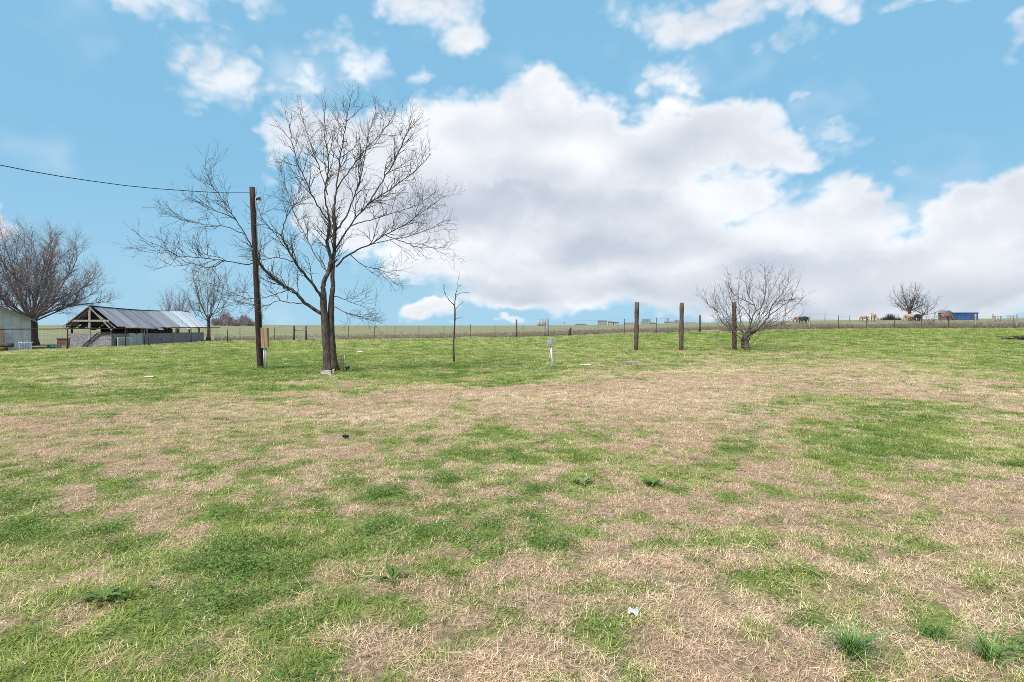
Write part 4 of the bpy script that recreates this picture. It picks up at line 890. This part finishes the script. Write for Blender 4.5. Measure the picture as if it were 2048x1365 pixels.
# scraps
def scrap(lab, u, v, s_, seed, m, name='paper_scrap', cat='litter'):
    Y = CAMZ * FPX / (v - V0); rr = random.Random(seed); bm = bmesh.new(); bmesh.ops.create_icosphere(bm, subdivisions=2, radius=1)
    for q in bm.verts:
        k = rr.uniform(.6, 1.15); q.co = Vector((q.co.x * s_ * k * 1.2, q.co.y * s_ * k * .7, q.co.z * s_ * k * .55))
    me = bpy.data.meshes.new(name); bm.to_mesh(me); bm.free(); me.materials.append(m); o = put(name, me, None, G(u, Y) + Vector((0, 0, s_ * .5 + .012)), (.3, .25, .5)); tag(o, lab, cat); return o
def paper(u, v, seed):
    rr = random.Random(seed); n = 7; b = MB(); hs = [[rr.gauss(0, .007) + .012 * math.sin(i * .9 + j * .5) for i in range(n)] for j in range(n)]
    for j in range(n):
        for i in range(n): b.v.append(((i / (n - 1) - .5) * .062 + rr.gauss(0, .004), (j / (n - 1) - .5) * .042 + rr.gauss(0, .003), hs[j][i]))
    for j in range(n - 1):
        for i in range(n - 1): o = j * n + i; b.f.append((o, o + 1, o + n + 1, o + n))
    o = b.build('paper_scrap', M['paper'], None); o.location = G(u, CAMZ * FPX / (v - V0)) + Vector((0, 0, .026)); o.rotation_euler = (.3, -.2, -.4)
    md = o.modifiers.new('thickness', 'SOLIDIFY'); md.thickness = .0015; tag(o, 'crumpled white paper scrap lying in the dry foreground grass', 'litter')
paper(1267, 1232, 2)
scrap('small dark scrap lying in the mid lawn below the big tree', 691, 876, .045, 3, M['black'], 'dark_scrap')
o = MB().tube([P(1108, 793, 13.1), P(1115, 790, 13.2), P(1124, 791.5, 13.2), P(1131, 788, 13.3), P(1138, 790, 13.3)], .010, 5).build('frayed_rope', M['white'], None, True); tag(o, 'short frayed white rope lying in the brown grass patch', 'rope')
o.location.z += .03

# dark brush heap at the right edge
def brush():
    root = empty('brush_heap', G(2040, 41)); tag(root, 'dark heap of cut brush at the right edge of the yard', 'brush heap'); r = random.Random(8); b = MB(); c = MB()
    for k in range(150):
        p = Vector((r.gauss(0.3, .75), r.gauss(0, .3), abs(r.gauss(.08, .08)))); a = r.gauss(0, .5) + (math.pi if r.random() < .5 else 0); L_ = r.uniform(.3, 1.0)
        q = p + Vector((math.cos(a) * L_, r.gauss(0, .2), r.uniform(-.05, .22) * (1 if abs(p.x) < 1 else .4)))
        (b if k % 4 else c).tube([p, p.lerp(q, .5) + Vector((0, 0, r.uniform(-.03, .06))), q], [r.uniform(.012, .03) * (1 if k % 4 else 1.6), .015, .005], 4, cap=False)
    b.build('sticks', M['dark'], root); c.build('branches', M['bark_dark'], root)
brush()

# ------------------------------------------------------------------ weeds and clumps in the foreground
M_W = mat('dock_leaf', (.05, .10, .022), (.13, .19, .045), 22, .8, .3); M_W2 = mat('grey_green_leaf', (.10, .15, .06), (.20, .25, .11), 22, .85, .3); M_T = mat('clump_blade', (.06, .15, .03), (.15, .27, .06), 4, .5, 0, rand=.1); M_TP = mat('pale_blade', (.22, .34, .18), (.34, .46, .28), 6, .5)
def leaf_mesh(name, L_, W, m, lobed=True, seed=0):
    r = random.Random(seed); b = MB(); n = 7; up = []
    for i in range(n + 1):
        t = i / n; w = W * (math.sin(math.pi * min(1, t * 1.02 + .02)) ** .8) * ((.72 if i % 2 else 1.15) if lobed and 0 < i < n else 1); z = .16 * L_ * math.sin(t * 2.2) - .10 * L_ * t * t; up.append((t * L_, w / 2, z))
    vs = []
    for (x, w, z) in up: vs += [(x, -w, z + w * .35), (x, 0, z), (x, w, z + w * .35)]
    b.v = vs
    for i in range(n):
        o = i * 3; b.f += [(o, o + 3, o + 4, o + 1), (o + 1, o + 4, o + 5, o + 2)]
    return b.mesh(name, m, True)
LV = {k: [leaf_mesh('leaf', 1.0, .30, m, lob, s_) for s_ in range(2)] for k, m, lob in (('dock', M_W, True), ('grey', M_W2, True))}
def rosette(lab, u, v, size, n, kind, seed, flat=1.0):
    Y = CAMZ * FPX / (v - V0); t = empty('leafy_weed', G(u, Y)); tag(t, lab, 'weed', 'leafy weeds in the lawn'); r = random.Random(seed)
    for k in range(n):
        a = 2 * math.pi * (k + r.uniform(-.35, .35)) / n; s_ = size * r.uniform(.65, 1.1)
        put('leaf', LV[kind][k % 2], t, (math.cos(a) * .01, math.sin(a) * .01, .015), (r.gauss(0, .2), -r.uniform(.0, .5) * flat, a), (s_, s_, s_))
rosette('wide dark leafed weed sprawled at lower left of the lawn', 205, 1197, .15, 9, 'dock', 1, .6)
rosette('upright leafy weed between green and dry grass, lower left of centre', 785, 1170, .12, 8, 'dock', 2, 1.6)
rosette('dark green leafy weed alone in dry grass right of centre', 1303, 972, .15, 12, 'dock', 3, .9)
rosette('grey green leafy weed in the mid lawn just right of centre', 1165, 965, .14, 9, 'grey', 4, .7)
def clump(lab, u, v, n, h, seed, pale=.15, spread=1.0):
    Y = CAMZ * FPX / (v - V0); t = empty('grass_clump', G(u, Y)); tag(t, lab, 'grass clump', 'tall grass clumps in the foreground'); r = random.Random(seed)
    bl = MB(); pb = MB()
    for k in range(n):
        a = r.random() * 6.28; L_ = h * r.uniform(.55, 1.15); le = r.uniform(.1, .9) * spread; w = r.uniform(.0045, .008); is_p = r.random() < pale
        if is_p: L_ *= 1.25; le = r.uniform(.9, 1.4)
        p = Vector((r.gauss(0, .018), r.gauss(0, .018), -.01)); d = Vector((math.cos(a) * math.sin(le), math.sin(a) * math.sin(le), math.cos(le))); sdv = Vector((-math.sin(a), math.cos(a), 0)); q = bl if not is_p else pb
        vs = []; N_ = 6
        for i in range(N_ + 1):
            t_ = i / N_; ww = w * (1 - t_ ** 2.2) * (.7 + .6 * t_ if t_ < .5 else 1); vs += [p - sdv * ww / 2, p + sdv * ww / 2]; p = p + d * (L_ / N_); d = (d + Vector((math.cos(a) * .10, math.sin(a) * .10, -.17 - .10 * t_))).normalized()
        q.add(vs, [(2 * i, 2 * i + 1, 2 * i + 3, 2 * i + 2) for i in range(N_)])
    bl.build('blades', M_T, t)
    if pb.f: pb.build('bent_blades', M_TP, t)
clump('largest tall green grass clump with pale arching blades, bottom right', 1702, 1315, 135, .225, 1, .17, 1.0)
clump('tall green grass clump nearest the right edge, bottom right', 1982, 1320, 90, .19, 2, .05, .8)
clump('small green grass clump between the two larger clumps, bottom right', 1866, 1272, 50, .125, 3, .0, .9)

# ------------------------------------------------------------------ dry weeds along the fence and in the field
def build_weeds():
    protos = [proto('w', 'weed', 200 + i) for i in range(4)]
    n = 13000; u = 430 + rng.random(n) * 1700; Y = 57.3 + rng.gamma(1.2, 9.0, n); ok = Y < 110
    u, Y = u[ok], Y[ok]; X = (u - U0) / FPX * Y; Z = zground(X, Y); m = fbm(X * .25, Y * .35, 3, 15); k = m > .42 + np.clip((57.8 - Y) * .0, 0, 1)
    X, Y, Z = X[k], Y[k], Z[k]; n = len(X)
    c = lerp((.19, .135, .12), (.38, .29, .22), rng.random(n)); c = lerp(c, (.20, .22, .09), np.clip(rng.random(n) * 1.5 - 1.0, 0, 1) * .9)
    o = scatter('dry_weeds', protos, np.stack([X, Y, Z], 1), rng.random(n) * 6.28, (rng.random((n, 2)) - .5) * .3, (.5 + .55 * rng.random(n)) * np.clip(1.2 - (Y - 57) * .012, .6, 1.3) * np.clip(.85 + X * .012, .65, 1.1), rng.integers(0, 4, n), c)
    tag(o, 'brown dead weeds growing along the wire fence and field', 'weeds', kind='stuff')
build_weeds()

# ------------------------------------------------------------------ cattle
def cow_mesh(name, m, graze):
    """one continuous body grown with a skin modifier; x forward, feet at z = 0"""
    V = []; E = []; Rr = []
    def add(p, r, par=None):
        V.append(p); Rr.append(r if isinstance(r, tuple) else (r, r)); i = len(V) - 1
        if par is not None: E.append((par, i))
        return i
    hip = add((-.62, 0, 1.08), (.27, .30)); mid = add((-.15, 0, 1.0), (.34, .36), hip); sh = add((.38, 0, 1.04), (.27, .36), mid); nk = add((.66, 0, 1.05 if graze else 1.18), (.17, .23), sh)
    if graze: n2 = add((.88, 0, .72), (.12, .16), nk); hd = add((1.0, 0, .42), (.12, .15), n2); mz = add((1.06, 0, .18), (.085, .09), hd)
    else: n2 = add((.88, 0, 1.30), (.13, .17), nk); hd = add((1.05, 0, 1.30), (.12, .14), n2); mz = add((1.28, 0, 1.17), (.085, .09), hd)
    for s_ in (-1, 1):
        e1 = add((V[hd][0] - .05, s_ * .16, V[hd][2] + .08), .035, hd); add((V[hd][0] - .08, s_ * .25, V[hd][2] + .06), .025, e1)
        k1 = add((.38, s_ * .19, .72), (.11, .13), sh); k2 = add((.37, s_ * .19, .40), .065, k1); k3 = add((.38, s_ * .19, .10), .048, k2); add((.41, s_ * .19, .02), .06, k3)
        h1 = add((-.60, s_ * .20, .74), (.13, .17), hip); h2 = add((-.72, s_ * .20, .45), .07, h1); h3 = add((-.68, s_ * .20, .12), .048, h2); add((-.65, s_ * .20, .02), .06, h3)
    t1 = add((-.93, 0, 1.14), .045, hip); t2 = add((-.99, 0, .80), .025, t1); add((-.99, 0, .48), .035, t2)
    me = bpy.data.meshes.new(name + '_cage'); me.from_pydata(V, E, []); o = bpy.data.objects.new(name + '_cage', me); col.objects.link(o)
    o.modifiers.new('skin', 'SKIN'); ss = o.modifiers.new('sub', 'SUBSURF'); ss.levels = ss.render_levels = 2
    sv = me.skin_vertices[0].data if me.skin_vertices else None
    if sv is None:
        bm = bmesh.new(); bm.from_mesh(me); bm.verts.layers.skin.verify(); bm.to_mesh(me); bm.free(); sv = me.skin_vertices[0].data
    for i, r_ in enumerate(Rr): sv[i].radius = r_; sv[i].use_root = (i == 0)
    dg = bpy.context.evaluated_depsgraph_get(); ev = o.evaluated_get(dg); out = bpy.data.meshes.new_from_object(ev); bpy.data.objects.remove(o)
    out.name = name; out.materials.clear(); out.materials.append(m); out.polygons.foreach_set('use_smooth', [True] * len(out.polygons)); return out
H_TAN, H_BRN, H_BLK = hide('tan_hide', (.30, .19, .125), (.46, .32, .22)), hide('brown_hide', (.12, .05, .03), (.24, .10, .06)), hide('black_hide', (.012, .011, .012), (.035, .03, .03))
for (u, Y, face, sc_, graze, m, lab) in (
    (1598, 99, R(170), .95, True, hide('rust_hide', (.16, .09, .07), (.28, .17, .13)), 'reddish brown cow grazing behind the low bare tree'), (1608, 97, R(10), 1.0, True, H_BLK, 'black cow beside the reddish one behind the low bare tree'),
    (1729, 101, R(165), .80, True, hide('orange_hide', (.20, .10, .06), (.32, .18, .115)), 'small tawny calf at the left of the cattle on the ridge'), (1747, 102, R(70), 1.12, False, H_TAN, 'large tan cow seen from behind next to the tawny calf'),
    (1818, 101, R(178), 1.05, True, H_TAN, 'tan cow grazing under the bare ridge tree'), (1836, 99, R(200), 1.0, True, H_BLK, 'black cow overlapping the tan cow under the ridge tree'), (1892, 96, R(-6), 1.12, True, H_BRN, 'dark brown cow in front of the blue shed')):
    o = put('cow', cow_mesh('cow', m, graze), None, G(u, Y), (0, 0, face), (sc_,) * 3); tag(o, lab, 'cow', 'cattle on the ridge')

# ------------------------------------------------------------------ blue shed, troughs and the buildings on the skyline
g0 = G(1925, 133); t = empty('blue_shed', g0); tag(t, 'long blue metal shed on the ridge behind the brown cow', 'shed')
MB().box((0, 0, .7), (4.9, 3.0, 1.9)).build('wall', M['blue'], t); MB().box((0, -.02, 1.70), (5.1, 3.2, .10)).build('roof', mat('dark_blue_trim', (.02, .05, .14), (.03, .07, .19), 1, .5), t)
for k in range(14): MB().box((-2.35 + k * .36, -1.53, .72), (.05, .05, 1.86)).build('rib', M['blue'], t)
g0 = G(1891, 137); t = empty('gabled_hut', g0); tag(t, 'small slate blue gabled hut left of the long blue shed', 'hut')
MB().box((0, 0, .8), (1.9, 2.2, 1.9)).build('wall', mat('slate_wall', (.09, .11, .17), (.14, .16, .22), 1, .8), t)
MB().add([(-1.1, -1.2, 1.72), (0, -1.2, 2.35), (1.1, -1.2, 1.72), (-1.1, 1.2, 1.72), (0, 1.2, 2.35), (1.1, 1.2, 1.72)], [(0, 1, 4, 3), (1, 2, 5, 4), (0, 2, 1), (3, 4, 5)]).build('roof', bpy.data.materials['slate_wall'], t)
for (u, lab) in ((1996, 'left grey steel hay feeder beyond the fence at far right'), (2021, 'right grey steel hay feeder beyond the fence at far right')):
    g0 = G(u, 92); t = empty('hay_feeder', g0); tag(t, lab, 'feeder', 'hay feeders in the field'); b = MB()
    for z in (.25, .95): MB().tube([(.42 * math.cos(k * .5236), .42 * math.sin(k * .5236), z) for k in range(13)], .04, 5, cap=False).build('ring', M['post_grey'], t)
    for k in range(8): a = k * .785; MB().tube([(.42 * math.cos(a), .42 * math.sin(a), 0), (.42 * math.cos(a), .42 * math.sin(a), .97)], .03, 5).build('upright', M['post_grey'], t)
YB = 430.0
def far_building(lab, u0, u1, vt, vb, roof=None, name='distant_building', wins=0, cat='building', Y=YB):
    w = (u1 - u0) / FPX * Y; g0 = G((u0 + u1) / 2, Y); zt = P(0, vt, Y).z - g0.z; t = empty(name, g0); tag(t, lab, cat, 'buildings on the skyline'); h = zt - (.9 if roof else 0)
    MB().box((0, 3, h / 2 - .5), (w, 6, h + 1)).build('wall', M['far_wall'], t)
    if roof == 'gable': MB().add([(-w / 2 - .2, -.3, h), (w / 2 + .2, -.3, h), (w / 2 - w * .18, 3, zt), (-w / 2 + w * .18, 3, zt), (-w / 2 - .2, 6.3, h), (w / 2 + .2, 6.3, h)], [(0, 1, 2, 3), (5, 4, 3, 2), (1, 5, 2), (4, 0, 3), (0, 4, 5, 1)]).build('roof', M['far_roof'], t)
    elif roof == 'flat': MB().box((0, 3, h + .45), (w + .3, 6.3, .9)).build('roof', M['far_roof'], t)
    n = max(1, int(w / 1.6))
    for k in range(n):
        for z in ([h - .8] if h < 3.2 else [h - .8, h - 2.2]): MB().box((-w / 2 + w * (k + .5) / n, -.02, z), (.7, .06, .8)).build('window', M['far_pane'], t)
    return t
for k, u in enumerate((1077.5, 1083.5, 1089.5)):
    g0 = G(u, 240); t = empty('grain_silo', g0); tag(t, ('left', 'middle', 'right')[k] + ' one of the three grey round silos behind the white corner posts', 'silo', 'silos on the skyline'); zt = P(0, 640.5, 240).z - g0.z
    MB().tube([(0, 0, -.5), (0, 0, zt)], .62, 16).build('wall', M['far_wall'], t, True); MB().tube([(0, 0, zt), (0, 0, zt + .28)], [.66, .12], 16).build('roof', M['far_roof'], t, True)
for z in (): pass
FB = [('low pale house just right of the silos', 1117, 1123, 649.5, 'gable'), ('second small low house right of the silos', 1127, 1135, 649, 'gable'), ('narrow pale tower among the first small houses', 1128.5, 1130.5, 644, None), ('long low hip roofed house with dark roof', 1152, 1173, 647, 'gable'), ('tiny pale house right of the long hip roofed one', 1180, 1186, 648.5, 'gable'),
      ('broad pale block with flat roof left of the leftmost tall post', 1199, 1214, 641, 'flat'), ('pale block right of the broad flat roofed one', 1219, 1226, 643, 'flat'), ('stepped pale block with a peak left of the leftmost tall post', 1228, 1238, 642.5, 'gable'), ('long pale low house touching the leftmost tall post', 1251, 1268, 645.5, 'flat'),
      ('tallest pale block between the left and middle tall posts', 1288, 1301, 638, 'flat'), ('low pale wing right of the tallest block', 1301.5, 1312, 644, 'gable'), ('small grey cabin between the left and middle posts', 1281.5, 1284.5, 643, None), ('long low pale row left of the middle tall post', 1333, 1353, 643.5, 'flat'), ('slim pale tower above the low row', 1335.5, 1338.5, 636.5, None),
      ('pale block just left of the middle tall post', 1354, 1358, 640, 'flat'), ('low pale shed right of the middle tall post', 1376, 1392, 645, 'flat')]
for (lab, u0, u1, vt, rf) in FB: far_building(lab, u0, u1, vt, 652, rf, Y=YB + (8 if rf is None else 0) + (u0 % 5))
# bare poles on the ridge
for (u, vt, lab) in ((1650, 627, 'thin grey pole on the ridge left of the cattle'), (1699, 630, 'short thin pole on the ridge beside the tawny calf'), (1797, 629, 'thin pole on the ridge left of the bare ridge tree')):
    g0 = G(u, 150); o = MB().tube([(0, 0, -.3), (0, 0, P(0, vt, 150).z - g0.z)], .09, 6).build('ridge_pole', M['post_grey'], None, True); o.location = g0; tag(o, lab, 'pole', 'poles on the ridge')
# low bushes on the ridge
def ridge_bush(u, Y, w, h, lab, seed):
    r = random.Random(seed); t = empty('low_bush', G(u, Y)); tag(t, lab, 'bush', 'low bushes on the ridge'); b = MB()
    for k in range(90):
        a = r.random() * 6.28; p = Vector((r.gauss(0, w * .25), r.gauss(0, .4), 0)); q = p + Vector((math.cos(a) * .5, math.sin(a) * .5, h * r.uniform(.4, 1)))
        b.tube([p, p.lerp(q, .5) + Vector((r.gauss(0, .08), 0, .05)), q], [.05, .04, .02], 3, cap=False)
    b.build('twigs', M['twig'], t)
for i, (u, w, h, lab) in enumerate(((1772, 3.5, 1.0, 'dark low bush left of the tan grazing cow'), (1790, 4.0, .8, 'wider dark low bush touching the tan grazing cow'), (1781, 2.0, 1.9, 'tallest thin bush left of the tan grazing cow'))): ridge_bush(u, 150, w, h, lab, 90 + i)
